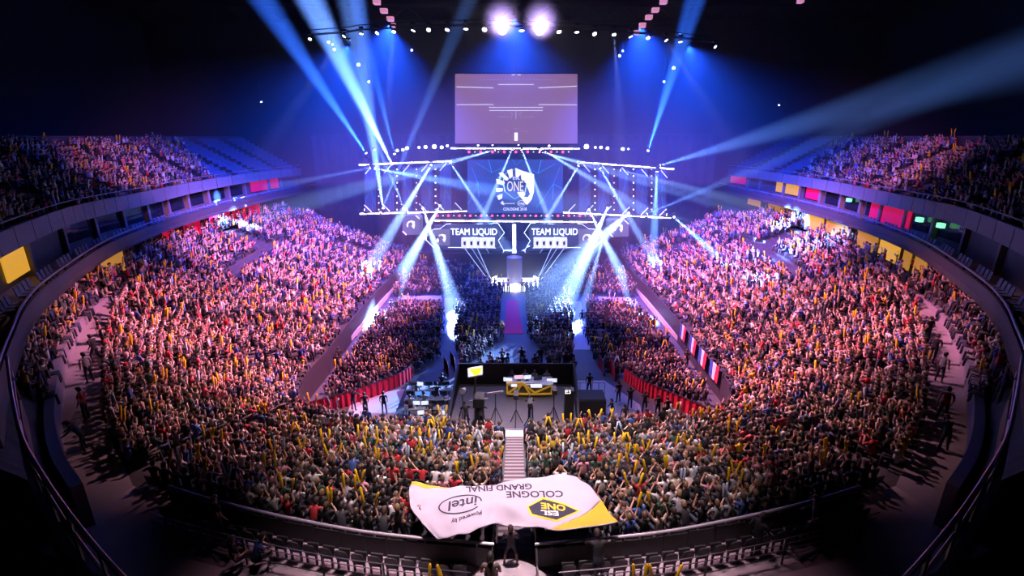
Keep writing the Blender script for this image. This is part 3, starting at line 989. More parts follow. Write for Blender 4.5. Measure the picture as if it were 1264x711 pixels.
for part, mtl, want in (('cloth', mat('banner_cloth', (0.40, 0.37, 0.43), 0.7, noise=0.06, scale=3), False), ('yellow_corner', mat('banner_yellow', (0.62, 0.36, 0.01), 0.7), True)):
    m = MB(); m.v = [tuple(SURF[j, i]) for j in range(NV) for i in range(NU)]
    for j in range(NV - 1):
        for i in range(NU - 1):
            if ban_cell_yellow((i + .5) / (NU - 1), (j + .5) / (NV - 1)) == want:
                a = j * NU + i; m.f.append((a, a + NU, a + NU + 1, a + 1))
    o = m.build(part, mtl, ban, smooth=True)
    sm = o.modifiers.new('Thickness', 'SOLIDIFY'); sm.thickness = .012; sm.offset = -1
hem = MB().tube([tuple(p + np.array([0, 0, -.01])) for p in SURF[-1]], .02, 6)
hem.build('hem', MATS['banner_cloth'], ban, smooth=True)
bv = [Vector(SURF[j, i]) for j in range(NV) for i in range(NU)]
bf = [(j * NU + i, (j + 1) * NU + i, (j + 1) * NU + i + 1, j * NU + i + 1) for j in range(NV - 1) for i in range(NU - 1)]
BVH = BVHTree.FromPolygons(bv, bf)
EYE = Vector((0, 0, H))


def on_banner(px, py, off=.02):
    d = Vector(ray(px, py)).normalized()
    loc, n, _, dist = BVH.ray_cast(EYE, d)
    if loc is None:
        loc = Vector(lift(px, py, 0))
    return loc - d * off


def banner_print(name, me, org, ex, ey, off=.03):
    b = bmesh.new(); b.from_mesh(me); bmesh.ops.triangulate(b, faces=b.faces)
    for _ in range(3):
        big = [e for e in b.edges if abs(e.verts[0].co.x - e.verts[1].co.x) * math.hypot(*ex) > 4 or abs(e.verts[0].co.y - e.verts[1].co.y) * math.hypot(*ey) > 4]
        if big:
            bmesh.ops.subdivide_edges(b, edges=big, cuts=1); bmesh.ops.triangulate(b, faces=b.faces)
    b.to_mesh(me); b.free()
    for v in me.vertices:
        px = org[0] + v.co.x * ex[0] + v.co.y * ey[0]; py = org[1] + v.co.x * ex[1] + v.co.y * ey[1]
        v.co = on_banner(px, py, off) - ban.location
    return mesh_obj(name, me, ban)


M_INK = mat('print_navy', (0.015, 0.018, 0.04), 0.8)
M_INKY = mat('print_yellow', (0.88, 0.52, 0.02), 0.8)


def flat_poly(pts, mtl, name='shape', inner=None):
    m = MB()
    if inner is None:
        m.poly([(x, y, 0) for x, y in pts])
    else:
        k = len(pts)
        for i in range(k):
            j = (i + 1) % k
            m.quad((*pts[i], 0), (*pts[j], 0), (*inner[j], 0), (*inner[i], 0))
    return m.mesh(name, mtl)


# print, upside down as the banner faces the stage
banner_print('print_emblem', flat_poly([(650, 625), (670, 613.5), (696, 621), (717, 630.5), (687, 644), (655, 636)], M_INKY, 'print'), (0, 0), (1, 0), (0, 1), .03)
banner_print('print_emblem', flat_poly([(652.5, 625.5), (670.5, 616), (695, 622.5), (713, 630.5), (687, 641.5), (657, 634.5)], M_INK, 'print'), (0, 0), (1, 0), (0, 1), .045)
banner_print('print_lettering', text_mesh('print', 'ONE', M_INKY, 1, bold=.03), (683, 625.2), (-14.5, -1.6), (1, 10), .06)
banner_print('print_lettering', text_mesh('print', 'ESL', M_WHITE, 1, bold=.03), (679, 632.8), (-15, -.8), (1, 8), .06)
banner_print('print_lettering', text_mesh('print', 'COLOGNE', M_INK, 1, bold=.025), (660, 609.5), (-14.5, .2), (1.5, 11))
banner_print('print_lettering', text_mesh('print', 'GRAND FINAL', M_INK, 1, bold=.025), (616, 601.8), (-12.6, .6), (1, 9.5))
banner_print('print_lettering', text_mesh('print', 'intel', M_INK, 1, bold=.02), (571, 621), (-21, 4.2), (-1.5, 16.5))
banner_print('print_lettering', text_mesh('print', 'Powered by', M_INK, 1, bold=.02), (576, 638), (-7.8, 2.6), (.3, 7.2))
ring_o, ring_i = [], []
for k in range(40):
    a = 2 * math.pi * k / 40 * .93 + .5
    c_, s_ = math.cos(a), math.sin(a)
    ring_o.append((568 + 27 * c_ - 2.5 * s_, 622.5 - 3.2 * c_ + 11.6 * s_)); ring_i.append((568 + 25.2 * c_ - 2.4 * s_, 622.5 - 3.0 * c_ + 10.2 * s_))
m = MB()
for k in range(39):
    m.quad((*ring_o[k], 0), (*ring_o[k + 1], 0), (*ring_i[k + 1], 0), (*ring_i[k], 0))
banner_print('print_ring', m.mesh('print', M_INK), (0, 0), (1, 0), (0, 1))

# ------------------------------------------------------------------ bottom edge: empty seats, wire rail, staff
SEAT_M = None
seat = MB()
seat.prism([(-.21, -.03, .42), (.21, -.03, .42), (.23, -.08, .62), (.19, -.13, .86), (.10, -.15, .92), (-.10, -.15, .92), (-.19, -.13, .86), (-.23, -.08, .62)], (0, -.045, 0))
seat_me = seat.mesh('seat_back', M_BLKSEAT)
pan_me = MB().prism([(-.21, -.02, .42), (.21, -.02, .42), (.20, .10, .72), (-.20, .10, .72)], (0, .05, .01)).mesh('seat_pan', M_BLKSEAT)
leg_me = MB().prism([(-.20, -.08, 0), (-.14, -.08, 0), (-.14, -.08, .38), (.14, -.08, .38), (.14, -.08, 0), (.20, -.08, 0), (.20, -.08, .46), (-.20, -.08, .46)], (0, .06, 0)).mesh('seat_bracket', M_DARK)
BACKROW = offset(NEAR_O, 1.0)
for s in (-1, 1):
    seg = np.linalg.norm(np.diff(BACKROW[:, :2], axis=0), axis=1); cum = np.concatenate([[0], np.cumsum(seg)]); tot = cum[-1]
    d = tot - 1.0; k_ = 0
    while d > tot * .18:
        k = min(np.searchsorted(cum, d, 'right') - 1, len(seg) - 1); p = BACKROW[k] + (BACKROW[k + 1] - BACKROW[k]) * ((d - cum[k]) / seg[k])
        n = outward(BACKROW, k)
        q = sx(p, s); yw = yaw_to(p[0], p[1], p[0] - n[0], p[1] - n[1]); yw = -yw if s > 0 else yw
        e = tag(empty('folding_seat', (q.x, q.y, NEAR_O[k, 2]), yw), 'empty black folding seat behind the guard rail, %s from the stair on the %s' % (ORD[k_], SIDE[s]), 'seat', 'empty folding seats behind the guard rail')
        mesh_obj('backrest', seat_me, e); mesh_obj('seat_pan', pan_me, e); mesh_obj('bracket', leg_me, e)
        d -= .56; k_ += 1
    w = tag(empty('wire_rail', sx(BACKROW[20], s)), 'thin wire railing behind the empty folding seats, %s of the stair' % SIDE[s], 'railing')
    WR = offset(BACKROW, .55)
    for h in (.35, .6, .85, 1.08):
        MB().tube([sx(p + np.array([0, 0, h]), s) for p in WR[5:-2]], .018, 5).build('wire', mat('wire_grey', (.16, .15, .17), .4, .5), w)
    for k in range(6, len(WR) - 2, 5):
        p = sx(WR[k], s); MB().bar(p, p + Vector((0, 0, 1.1)), .045).build('post', M_DARK, w)

person('guarding', Wz(630.5, 697, 5.03), 0.02, (.035, .025, .035), (.05, .022, .02), 'guard in dark top and shorts standing on the stair with arms crossed', None, .9)
person('seated', (-.72, 11.5, 5.35), .02, (.13, .10, .09), (.02, .014, .012), 'person in brown hooded top sitting at bottom edge just left of the guard', None, 1.15)
person('bending', Wz(737, 722, 5.05), .05, (.012, .012, .014), (.03, .018, .012), 'staff member in black hooded jacket leaning on the guard rail beside yellow banner corner', None, 1.1)
person('walking', Wz(930, 690, 5.1), -1.2, (.012, .012, .014), (.02, .014, .012), 'staff member in black jacket walking behind the guard rail toward the landing', None, 1.08)
person('walking', Wz(1000, 668, 5.6), 1.0, (.014, .014, .018), (.02, .014, .012), 'dark-clothed person stepping across the grey landing at the far right of the rail', None, 1.05)
person('standing', Wz(274, 668, 5.6), -.5, (.014, .014, .018), (.10, .06, .03), 'dark-clothed person standing on the grey landing at the far left of the rail', None, 1.05)
person('leaning', Wz(316, 704, 5.3), -.9, (.03, .06, .2), (.02, .014, .012), 'person in navy sitting with knees out by the bottom left landing', None, 1.05)
person('seated', Wz(292, 706, 5.3), -.6, (.01, .012, .02), (.02, .014, .012), 'person in black sitting in the corner below the left landing', None, 1.05)
for i, (px, py, lean) in enumerate(((530, 713, .05), (543, 714, -.1), (548, 713, -.35), (783, 713, -.08), (795, 713, .12), (806, 713, -.2), (832, 713, .4))):
    cheer_stick(Wz(px, py + 6, 5.9), (lean, .2, 1), True, 'yellow inflated stick poking up at the bottom edge, %s from the left' % ORD[i], 'inflated cheer sticks at the bottom edge')

for s in (-1, 1):
    pts = resample([sx(Wz(x, y, 13.4), s) for x, y in ((8, 440), (15, 490), (27, 540), (55, 590), (90, 640), (140, 700), (200, 760))], 28)
    e = tag(empty('corner_rail', (float(pts[10][0]), float(pts[10][1]), 12.4)), 'dim curved handrail in the bottom %s corner' % SIDE[s], 'railing')
    MB().tube([tuple(p) for p in pts], .035, 6).build('top_rail', M_STEEL, e)
    MB().tube([tuple(p + np.array([0, 0, -.45])) for p in pts], .025, 6).build('lower_rail', M_STEEL, e)
    pp_ = MB()
    for k in range(27):
        pp_.prism([pts[k] + np.array([0, 0, -.95]), pts[k + 1] + np.array([0, 0, -.95]), pts[k + 1] + np.array([0, 0, -1.9]), pts[k] + np.array([0, 0, -1.9])], (0, -.15, 0))
    pp_.build('parapet', M_BLACK, e)
    for k in range(1, 28, 4):
        MB().bar(pts[k] + np.array([0, 0, -1.0]), pts[k], .04).build('post', M_DARK, e)

for s in (-1, 1):
    for i, (px, py, pose) in enumerate(((112, 470, 'standing'), (121, 447, 'walking'), (107, 512, 'standing'), (103, 545, 'bending'), (128, 425, 'standing'))):
        w_ = sx(Wz(px, py, 6.4), s)
        k = min(range(len(OUT_SEG)), key=lambda q_: (OUT_SEG[q_][1] - w_.y) ** 2); w_.z = float(OUT_SEG[k][2]) - .15
        person(pose, w_, -s * 1.2 + i * .3, ((.5, .48, .48), (.02, .02, .025), (.42, .02, .03), (.03, .05, .15), (.02, .02, .025))[i], (.03, .02, .014),
               'person %s on the curved walkway outside the %s stand, %s from the stage' % ({'standing': 'standing', 'walking': 'walking', 'bending': 'leaning'}[pose], SIDE[s], ORD[(2, 1, 3, 4, 0)[i]]), 'people on the curved walkways')

# grey landings with steps at both ends of the rail
for s in (-1, 1):
    g = struct(empty('floor_landing_' + SIDE[s], (0, 0, 0)))
    A = lambda x, y, z: sx(Wz(x, y, z), s)
    MB().prism([A(262, 662, 5.45), A(296, 640, 5.45), A(305, 655, 5.45), A(283, 690, 5.45), A(258, 680, 5.45)], (0, 0, .12)).build('landing', M_CONC, g)
    for k in range(5):
        MB().prism([A(262 + k * 7, 688 + k * 7, 5.3 - .12 * k), A(286 + k * 7, 676 + k * 7, 5.3 - .12 * k), A(292 + k * 7, 682 + k * 7, 5.3 - .12 * k), A(268 + k * 7, 695 + k * 7, 5.3 - .12 * k)], (0, 0, .14)).build('step', M_CONC, g)


# ------------------------------------------------------------------ the stage
def plate(pts_px, Y, mtl, name, parent=None, depth=.06):
    """flat shape on the vertical plane Y with real thickness"""
    return MB().prism([Wy(x, y, Y) for x, y in pts_px], (0, depth, 0)).build(name, mtl, parent)


def rect(x0, y0, x1, y1):
    return [(x0, y0), (x1, y0), (x1, y1), (x0, y1)]


def lines(segs, Y, w, mtl, name, parent):
    for (x0, y0, x1, y1) in segs:
        MB().bar(Wy(x0, y0, Y), Wy(x1, y1, Y), w, .03).build(name, mtl, parent)


def placed_text(body_, px, py, Y, px_h, mtl, name, parent, width_px=None, squeeze=1.0):
    """standing lettering, px_h pixels high, on the plane Y, facing the camera"""
    me = text_mesh(name, body_, mtl, 1.0, .02)
    p = Wy(px, py, Y); sc_ = (Wy(px, py - 1, Y).z - p.z)
    xs = [v.co.x for v in me.vertices]; ys = [v.co.y for v in me.vertices]
    hh = max(ys) - min(ys); ww = max(xs) - min(xs)
    kz = px_h * sc_ / hh
    kx = (width_px * (Wy(px + 1, py, Y).x - p.x) / ww) if width_px else kz * squeeze
    cx, cy = (max(xs) + min(xs)) / 2, (max(ys) + min(ys)) / 2
    for v in me.vertices:
        x, y, z = v.co; v.co = (p.x + (x - cx) * kx, Y - .03 - z, p.z + (y - cy) * kz)
    o = mesh_obj(name, me)
    if parent is not None:
        o.parent = parent; o.matrix_parent_inverse = Matrix.Translation(parent.location).inverted()
    return o


def truss(name, a, b, label, bars, tubes=0, tube_sign=1, tube_dir=1, bar_r=.13, group='stage light trusses'):
    """box truss from a to b with light bars along its front and slanted tubes"""
    a, b = Vector(a), Vector(b); t = tag(empty(name, (a + b) / 2), label, 'truss', group)
    d = (b - a); L = d.length; d.normalize()
    m = MB()
    offs = [Vector((0, 0, .22)), Vector((0, 0, -.22)), Vector((0, .45, .22)), Vector((0, .45, -.22))]
    for o_ in offs:
        m.bar(a + o_, b + o_, .06)
    m.build('chord', M_DARK, t)
    m = MB(); n = max(4, int(L / .9))
    for k in range(n):
        p, q = a + d * L * k / n, a + d * L * (k + 1) / n
        m.bar(p + offs[k % 2], q + offs[(k + 1) % 2], .035); m.bar(p + offs[2 + k % 2], q + offs[2 + (k + 1) % 2], .035)
    m.build('bracing', M_DARK, t)
    for k in range(bars):
        p, q = a + d * L * (k + .06) / bars, a + d * L * (k + .94) / bars
        f = Vector((0, -.14, 0)); w = bar_r * (.55 if k % 4 == 1 else 1.0)
        MB().bar(p + f, q + f, w, w * 1.3).build('light_bar', E_BAR, t)
    for k in range(tubes):
        p = a + d * L * ((k + .5) / tubes) + Vector((0, -.25, tube_sign * .25))
        MB().bar(p + Vector((-tube_dir * .45, 0, tube_sign * .95)), p + Vector((tube_dir * .45, 0, 0)), .09).build('slanted_tube', E_TUBEY, t)
    return t


YW = 71.0     # plane of the led wall
tl = truss('light_truss', Wy(443, 203.5, 66), Wy(558, 198.7, 68), 'upper light truss over the five blue panels left of the logo wall', 12, 5, -1, 1)
truss('light_truss', Wy(444, 263.8, 66), Wy(577, 260.4, 68), 'lower light truss under the five blue panels left of the logo wall', 14, 6, 1, 1)
truss('light_truss', Wy(712.5, 200, 68), Wy(832, 208.8, 66), 'upper light truss over the blue panels right of the logo wall', 12, 5, -1, -1)
truss('light_truss', Wy(694.6, 262, 68), Wy(828.5, 269, 66), 'lower light truss under the blue panels right of the logo wall', 14, 6, 1, -1)
truss('light_truss', Wy(536, 272, 66.5), Wy(733, 274, 66.5), 'long white light truss above the two player booths', 26, 0)
ct = truss('light_truss', Wy(556, 183, 69), Wy(716, 183.5, 69), 'white light truss between the hanging screen and the logo wall', 18, 0)
for (x0, x1, y, par_label, n) in ((540, 736, 266.3, 'row of red lamps below the logo wall', 30), (579, 702, 187.5, 'row of red lamps along the top of the logo wall', 18)):
    r_ = tag(empty('red_lamp_row', Wy((x0 + x1) / 2, y, 68.5)), par_label, 'lamp row')
    MB().bar(Wy(x0 - 2, y + 1, 68.9), Wy(x1 + 2, y + 1, 68.9), .2).build('carrier', M_DARK, r_)
    for k in range(n):
        p = Wy(x0 + (x1 - x0) * k / (n - 1), y, 68.5); big = k % 2 == 0
        rr = .17 if big else .09
        MB().tube([p, p + Vector((0, .25, 0))], [rr, rr * .8], 8).build('lamp', E_RED if big else E_AMBER, r_)
# lamp batteries beside the screen truss
for i, (x, y, r_) in enumerate(sorted(((462, 185, .10), (474, 184.5, .08), (490, 186, .16), (497, 185, .16), (502, 183, .2), (517, 182, .13), (525, 181.5, .2), (536, 181, .26), (545, 182, .2), (552, 180, .15),
                                (724, 181, .3), (735, 182, .12), (742, 182, .18), (750, 183, .18), (769, 184, .2), (776, 184, .1), (608, 179, .1), (640, 178.5, .12), (678, 180, .12), (590, 179, .12)))):
    h = tag(empty('blinder_lamp', Wy(x, y, 69.3)), 'small round blinder lamp level with the screen truss, %s counted in from the left' % ORD[i], 'lamp', 'blinder lamps level with the screen truss')
    p = Wy(x, y, 69.3)
    MB().tube([p, p + Vector((0, .3, 0))], r_, 8).build('lens', E_WHITE, h)
    MB().tube([p + Vector((0, .3, 0)), p + Vector((0, .6, 0))], [r_ * 1.1, r_ * .6], 8).build('can', M_DARK, h)
MB().bar(Wy(455, 184, 69.9), Wy(790, 184, 69.9), .12).build('carrier', M_DARK, ct)

# centre led wall
lw = tag(empty('led_wall', (0, YW, 7)), 'large blue video wall with white shield logo at the centre of the stage', 'video wall')
for i in range(6):
    for j in range(3):
        x0 = 577 + 118 * i / 6; x1 = 577 + 118 * (i + 1) / 6; y0 = 197 + 66 * j / 3; y1 = 197 + 66 * (j + 1) / 3
        plate(rect(x0 + .05, y0 + .05, x1 - .05, y1 - .05), YW, E_LED, 'screen_tile', lw, .12)
lines([(577, 232, 590, 226), (590, 226, 582, 206), (590, 226, 600, 240), (588, 201, 607, 213), (607, 213, 603, 197), (607, 213, 618, 208), (590, 226, 591, 243), (578, 252, 590, 226), (600, 248, 586, 262),
       (694, 234, 683, 227), (683, 227, 691, 207), (683, 227, 672, 244), (686, 202, 664, 214), (664, 214, 668, 198), (664, 214, 652, 207), (683, 227, 682, 246), (694, 232, 683, 227), (632, 197, 637, 204), (645, 197, 637, 204), (672, 244, 662, 256)], YW - .04, .07, E_LINE, 'line_pattern', lw)
LG = lambda pts: [(570 + x / 9.477, 190 + y / 9.477) for x, y in pts]
for pts in ([(430, 225), (475, 215), (550, 290), (525, 320)], [(402, 290), (500, 325), (495, 370), (410, 345)], [(402, 398), (480, 402), (475, 438), (405, 446)], [(412, 490), (475, 468), (470, 520), (430, 538)],
            [(452, 575), (480, 550), (497, 602)], [(530, 195), (590, 175), (598, 260), (560, 290), (545, 235)]):
    plate(LG(pts), YW - .08, E_LOGO, 'mane_stripe', lw, .05)
plate(LG([(628, 165), (700, 195), (845, 240), (845, 440), (815, 535), (765, 597), (720, 545), (660, 470), (640, 430), (665, 440), (720, 435), (745, 470), (725, 500), (770, 510), (800, 470), (770, 400), (735, 330), (700, 300), (690, 240), (655, 275), (630, 260)]), YW - .08, E_LOGO, 'horse_head', lw, .05)
lines([(*a, *b) for a, b in zip(LG([(630, 170), (500, 240), (485, 330), (505, 440), (620, 530), (740, 450), (760, 340)]), LG([(500, 240), (485, 330), (505, 440), (620, 530), (740, 450), (760, 340), (745, 260)]))], YW - .14, .13, E_GREENY, 'shield_outline', lw)
plate(LG([(520, 310), (735, 310), (735, 330), (755, 345), (740, 440), (620, 450), (510, 430)]), YW - .10, E_NAVY, 'name_field', lw, .03)
placed_text('ONE', 570 + 625 / 9.477, 190 + 378 / 9.477, YW - .12, 12.5, E_GOLD, 'lettering', lw, 20)
placed_text('ESL', 570 + 640 / 9.477, 190 + 283 / 9.477, YW - .12, 3.2, E_LOGO, 'lettering', lw, 9)
placed_text('powered by', 570 + 560 / 9.477, 190 + 580 / 9.477, YW - .12, 2.2, E_LOGO, 'lettering', lw, 13)
placed_text('intel', 570 + 698 / 9.477, 190 + 578 / 9.477, YW - .12, 3.2, E_LOGO, 'lettering', lw, 6.5)
placed_text('COLOGNE 2018', 570 + 622 / 9.477, 190 + 645 / 9.477, YW - .12, 3.4, E_LOGO, 'lettering', lw, 29)
ov = [(570 + (698 + 46 * math.cos(a)) / 9.477, 190 + (578 + 32 * math.sin(a)) / 9.477) for a in [2 * math.pi * k / 20 for k in range(20)]]
lines([(*ov[k], *ov[(k + 1) % 20]) for k in range(20)], YW - .12, .05, E_LOGO, 'oval', lw)

# wing panels and lamp columns
PANL = [(450, 464), (473, 486.5), (496.5, 508), (520, 533.6), (543, 557)]
for s in (-1, 1):
    for i, (a, b) in enumerate(PANL):
        y0, y1, Y = 205 + (0 if s < 0 else 1), 261, 68 + i * .5
        if s > 0:
            a, b = 1272 - b, 1272 - a; y0, y1 = 208 - i * .6 + 2, 266 - i * .8
        p = tag(empty('led_panel', Wy((a + b) / 2, y1, Y)), 'tall dim blue video panel, %s outward from the logo wall on its %s' % (ORD[4 - i], SIDE[s]), 'video panel', 'tall video panels beside the logo wall')
        plate(rect(a, y0, b, y1), Y, E_PANEL, 'screen', p, .15)
        rr = random.Random(i * 7 + s)
        lines([(a + 1, rr.uniform(y0, y1), b - 1, rr.uniform(y0, y1)) for _ in range(3)] + [(rr.uniform(a + 2, b - 2), y0 + 2, rr.uniform(a + 2, b - 2), y1 - 4)], Y - .05, .035, mat('dim_line', (0, .2, .3), emit=(.02, .14, .34), strength=.8), 'line_pattern', p)
    for i, x in enumerate((467.5, 490, 514, 537.5)):
        if s > 0: x = 1272 - x
        Y = 67.6 + i * .4
        p = tag(empty('lamp_column', Wy(x, 262, Y)), 'dark column of small lamps between video panels, %s inward from the %s end' % (ORD[i], SIDE[s]), 'lamp column', 'lamp columns between the video panels')
        MB().bar(Wy(x, 204, Y + .2), Wy(x, 262, Y + .2), .3).build('post', M_BLACK, p)
        for k in range(7):
            q = Wy(x, 209 + k * 8.3, Y)
            MB().tube([q, q + Vector((0, .2, 0))], .10, 6).build('lamp', E_AMBER if i in (0, 2) else E_TUBE, p)

# hanging screen above the stage
hs = tag(empty('hanging_screen', Wy(637, 177, 66)), 'large mauve hanging screen showing a mirrored picture of the stage', 'screen')
plate(rect(561.5, 91, 713, 177.5), 66, E_SCREEN, 'screen_cloth', hs, .1)
SL = lambda pts: [(555 + a / 7.11, 85 + b / 7.11, 555 + c / 7.11, 85 + d / 7.11) for a, b, c, d in pts]
lines(SL([(60, 158, 385, 166), (60, 315, 385, 313), (780, 166, 1118, 152), (780, 313, 1118, 317), (425, 137, 737, 137), (347, 338, 818, 338), (347, 365, 818, 365)]), 65.94, .13, E_SCRLINE, 'light_line', hs)
lines(SL([(420, 420, 520, 420), (645, 420, 745, 420), (540, 378, 550, 400), (550, 400, 535, 440), (630, 378, 615, 400), (615, 400, 630, 440), (582, 375, 582, 440), (370, 540, 385, 553), (470, 548, 530, 545), (560, 525, 610, 525), (640, 548, 690, 548)]), 65.94, .09, E_SCRGLOW, 'light_line', hs)
lines(SL([(583, 560, 583, 630)]), 65.94, .42, E_SCRLINE, 'light_line', hs)
lines(SL([(265 + k * 31, 97 - 6 * math.sin(k / 21 * 3.14), 277 + k * 31, 97 - 6 * math.sin(k / 21 * 3.14)) for k in range(22)]), 65.94, .14, E_SCRGLOW, 'dotted_row', hs)
lines(SL([(545, 54, 575, 50), (595, 50, 625, 54)]), 65.94, .2, E_SCRLINE, 'light_line', hs)
fr_ = MB()
for a, b in (((561, 90.5), (713.5, 90.5)), ((561, 178), (713.5, 178)), ((561, 90.5), (561, 178)), ((713.5, 90.5), (713.5, 178))):
    fr_.bar(Wy(*a, 66.05), Wy(*b, 66.05), .14)
fr_.build('frame', M_DARK, hs)
for x in (575, 637, 700):
    MB().bar(Wy(x, 90, 66.05), Wy(x, 90, 66.05) + Vector((0, 0, 8)), .04).build('hanging_wire', M_DARK, hs)


def horse_emblem(cx, cy, r, Y, parent, mtl):
    """arched mane of short stripes round a horse head"""
    for k in range(6):
        a = math.radians(200 - k * 28); r0, r1 = r * .72, r * 1.05; w = .19
        plate([(cx + r0 * math.cos(a - w), cy - r0 * math.sin(a - w)), (cx + r1 * math.cos(a - w * .8), cy - r1 * math.sin(a - w * .8)), (cx + r1 * math.cos(a + w * .8), cy - r1 * math.sin(a + w * .8)), (cx + r0 * math.cos(a + w), cy - r0 * math.sin(a + w))], Y, mtl, 'mane_stripe', parent, .04)
    plate([(cx + q[0] * r, cy + q[1] * r) for q in ((.05, -1.05), (.95, -.85), (1.0, .2), (.75, .95), (.45, .55), (.2, .1), (.45, .15), (.55, -.2), (.3, -.55))], Y, mtl, 'horse_head', parent, .04)


# logo cubes hung below the wing trusses
M_CUBE = mat('cube_face', (.06, .07, .09), .5, emit=(.10, .13, .20), strength=.8)
for s, x0, y0, x1, y1 in ((-1, 497, 266, 518, 289.5), (1, 752, 272, 776, 292)):
    e = tag(empty('logo_cube', Wy((x0 + x1) / 2, y1, 65)), 'hanging dark box with pale horse-head emblem under the %s wing truss' % SIDE[s], 'hanging box')
    bb_ = plate([(x0 + 3, y0), (x1 - 4, y0 - .5), (x1, y0 + 4), (x1, y1), (x0 + 3, y1 + .6), (x0, y1 - 4), (x0, y0 + 2)], 65, M_CUBE, 'box_body', e, 2.4)
    horse_emblem((x0 + x1) / 2 - .5, (y0 + y1) / 2, 5.0, 64.9, bb_, E_LOGO)
    MB().bar(Wy(x1 - 5, y0, 64.9), Wy(x1, y0 + 4.5, 64.9), .12).build('edge_tube', E_TUBEY, e)
    MB().bar(Wy(x0, y1 - 4, 64.9), Wy(x0 + 4.5, y1 + .5, 64.9), .12).build('edge_tube', E_TUBEY, e)
    MB().bar(Wy((x0 + x1) / 2, y0, 66), Wy((x0 + x1) / 2, y0 - 8, 66), .06).build('hanger', M_DARK, e)

# player booths
M_BOOTH = mat('booth_body', (.03, .035, .05), .5, emit=(.04, .07, .22), strength=.6)
E_PLATE = mat('emblem_plate', (.1, .1, .13), .5, emit=(.16, .17, .26), strength=.8)
ZIG_L = [(608.3, 275), (614.5, 275.4), (622.6, 287.3), (615, 296.8), (622, 309.6), (619.7, 313.4)]
OUT_L = [(535.7, 305.8), (525.7, 295.9), (525.7, 293), (534.7, 283), (543.3, 282.3), (550.9, 276.6), (556.8, 276.2)]
YB = 64.5
for s in (-1, 1):
    mx = (lambda x: x) if s < 0 else (lambda x: 1269.5 - x)
    e = tag(empty('player_booth', Wy(mx(580), 307, YB)), 'player booth with five white desk fronts and lit team lettering, %s of the centre column' % SIDE[s], 'player booth')
    bx = [(mx(a), b) for a, b in ((536, 278), (616, 276), (616, 307), (536, 305))]
    plate(bx, YB + .6, M_BOOTH, 'back_wall', e, .15)
    plate([(mx(a), b) for a, b in ((545, 305), (618, 306.5), (618, 310), (548, 308))], YB - .2, M_BOOTH, 'plinth', e, 1.6)
    lines([(mx(a), b, mx(c), d) for (a, b), (c, d) in zip(ZIG_L[:-1], ZIG_L[1:])], YB - .3, .20, E_TUBE, 'edge_tube', e)
    lines([(mx(a), b, mx(c), d) for (a, b), (c, d) in zip(OUT_L[:-1], OUT_L[1:])], YB - .3, .13, E_TUBE, 'edge_tube', e)
    lines([(mx(553), 305.4, mx(612), 306.2)], YB - .3, .10, E_TUBE, 'base_line', e)
    ep_ = plate([(mx(a), b) for a, b in ((535, 283.5), (555, 283), (555, 303), (538, 303))], YB - .1, E_PLATE, 'emblem_plate', e, .2)
    horse_emblem(mx(545) - (0), 294.5, 5.2, YB - .2, ep_, E_LOGO)
    placed_text('TEAM LIQUID', mx(585), 286.7, YB - .3, 9.5, E_TUBE, 'lettering', e, 57)
    for k in range(5):
        x0 = 569.4 + k * 8.3; x1 = x0 + 7.9
        a, b = sorted((mx(x0), mx(x1)))
        d_ = plate(rect(a, 294.4, b, 306.3), YB - .5, mat('desk_front', (.8, .8, .85), .5, emit=(.85, .86, 1.0), strength=1.0), 'desk_front', e, .8)
        plate([(a + 2.6, 298.5), (b - 2.2, 297.6), (b - 2.6, 303), (a + 3.0, 302.4)], YB - .54, M_BLACK, 'desk_mark', d_, .03)
cc = tag(empty('light_column', Wy(634.5, 314, 64)), 'tall bright white light column between the two player booths', 'light column')
MB().tube([Wy(634.8, 303.5, 64), Wy(634.6, 277, 64)], .24, 12).build('column', mat('column_light', (1, 1, 1), emit=(1, 1, .95), strength=2.2), cc)
MB().tube([Wy(634.8, 314, 64), Wy(634.8, 304, 64)], [.32, .2], 12).build('foot', E_TUBE, cc)

# raised stage behind the floor seats, its front drum, the round light stage and its lamps
stg = struct(empty('floor_stage', (0, 70, 0)))
b0 = Wy(520, 309, 65); zst = b0.z - .1
MB().prism([(-14, 64.2, 0), (-6, 63.4, 0), (6, 63.4, 0), (14, 64.2, 0), (14, 72, 0), (-14, 72, 0)], (0, 0, zst)).build('deck', mat('stage_black', (.015, .016, .025), .5), stg)
MB().tube([(0, 61.5, 0), (0, 61.5, zst + .02)], 1.0, 20).build('drum', mat('drum_grey', (.2, .21, .26), .5), stg)
rs = tag(empty('round_stage', (0, 60, 0)), 'low round stage with blazing white rim lights in front of the player booths', 'stage')
c0 = Wz(636, 347, .5)
MB().tube([(c0.x, c0.y, 0), (c0.x, c0.y, .55)], 3.2, 32).build('deck', mat('round_deck', (.5, .5, .55), .4, emit=(.85, .92, 1.0), strength=1.6), rs)  # deck emission stands for the bright light on the disc
for k in range(24):
    a = 2 * math.pi * k / 24
    p = Vector((c0.x + 3.0 * math.cos(a), c0.y + 3.0 * math.sin(a), .62))
    MB().tube([p, p + Vector((0, 0, .16))], .16, 8).build('rim_lamp', E_WHITE, rs)
MB().box((c0.x - .22, c0.y - 3.3, .02), (c0.x + .22, c0.y + 2.0, .62)).build('light_cross', E_BAR, rs)
MB().box((c0.x - 2.4, c0.y - .2, .5), (c0.x + 2.4, c0.y + .2, .64)).build('light_cross', E_BAR, rs)
MB().tube([(c0.x, c0.y + .5, .6), (c0.x, c0.y + .5, 1.4), (c0.x, c0.y + .5, 1.9), (c0.x, c0.y + .5, 2.3)], [.35, .16, .22, .4], 14).build('trophy_plinth', E_TUBE, rs)
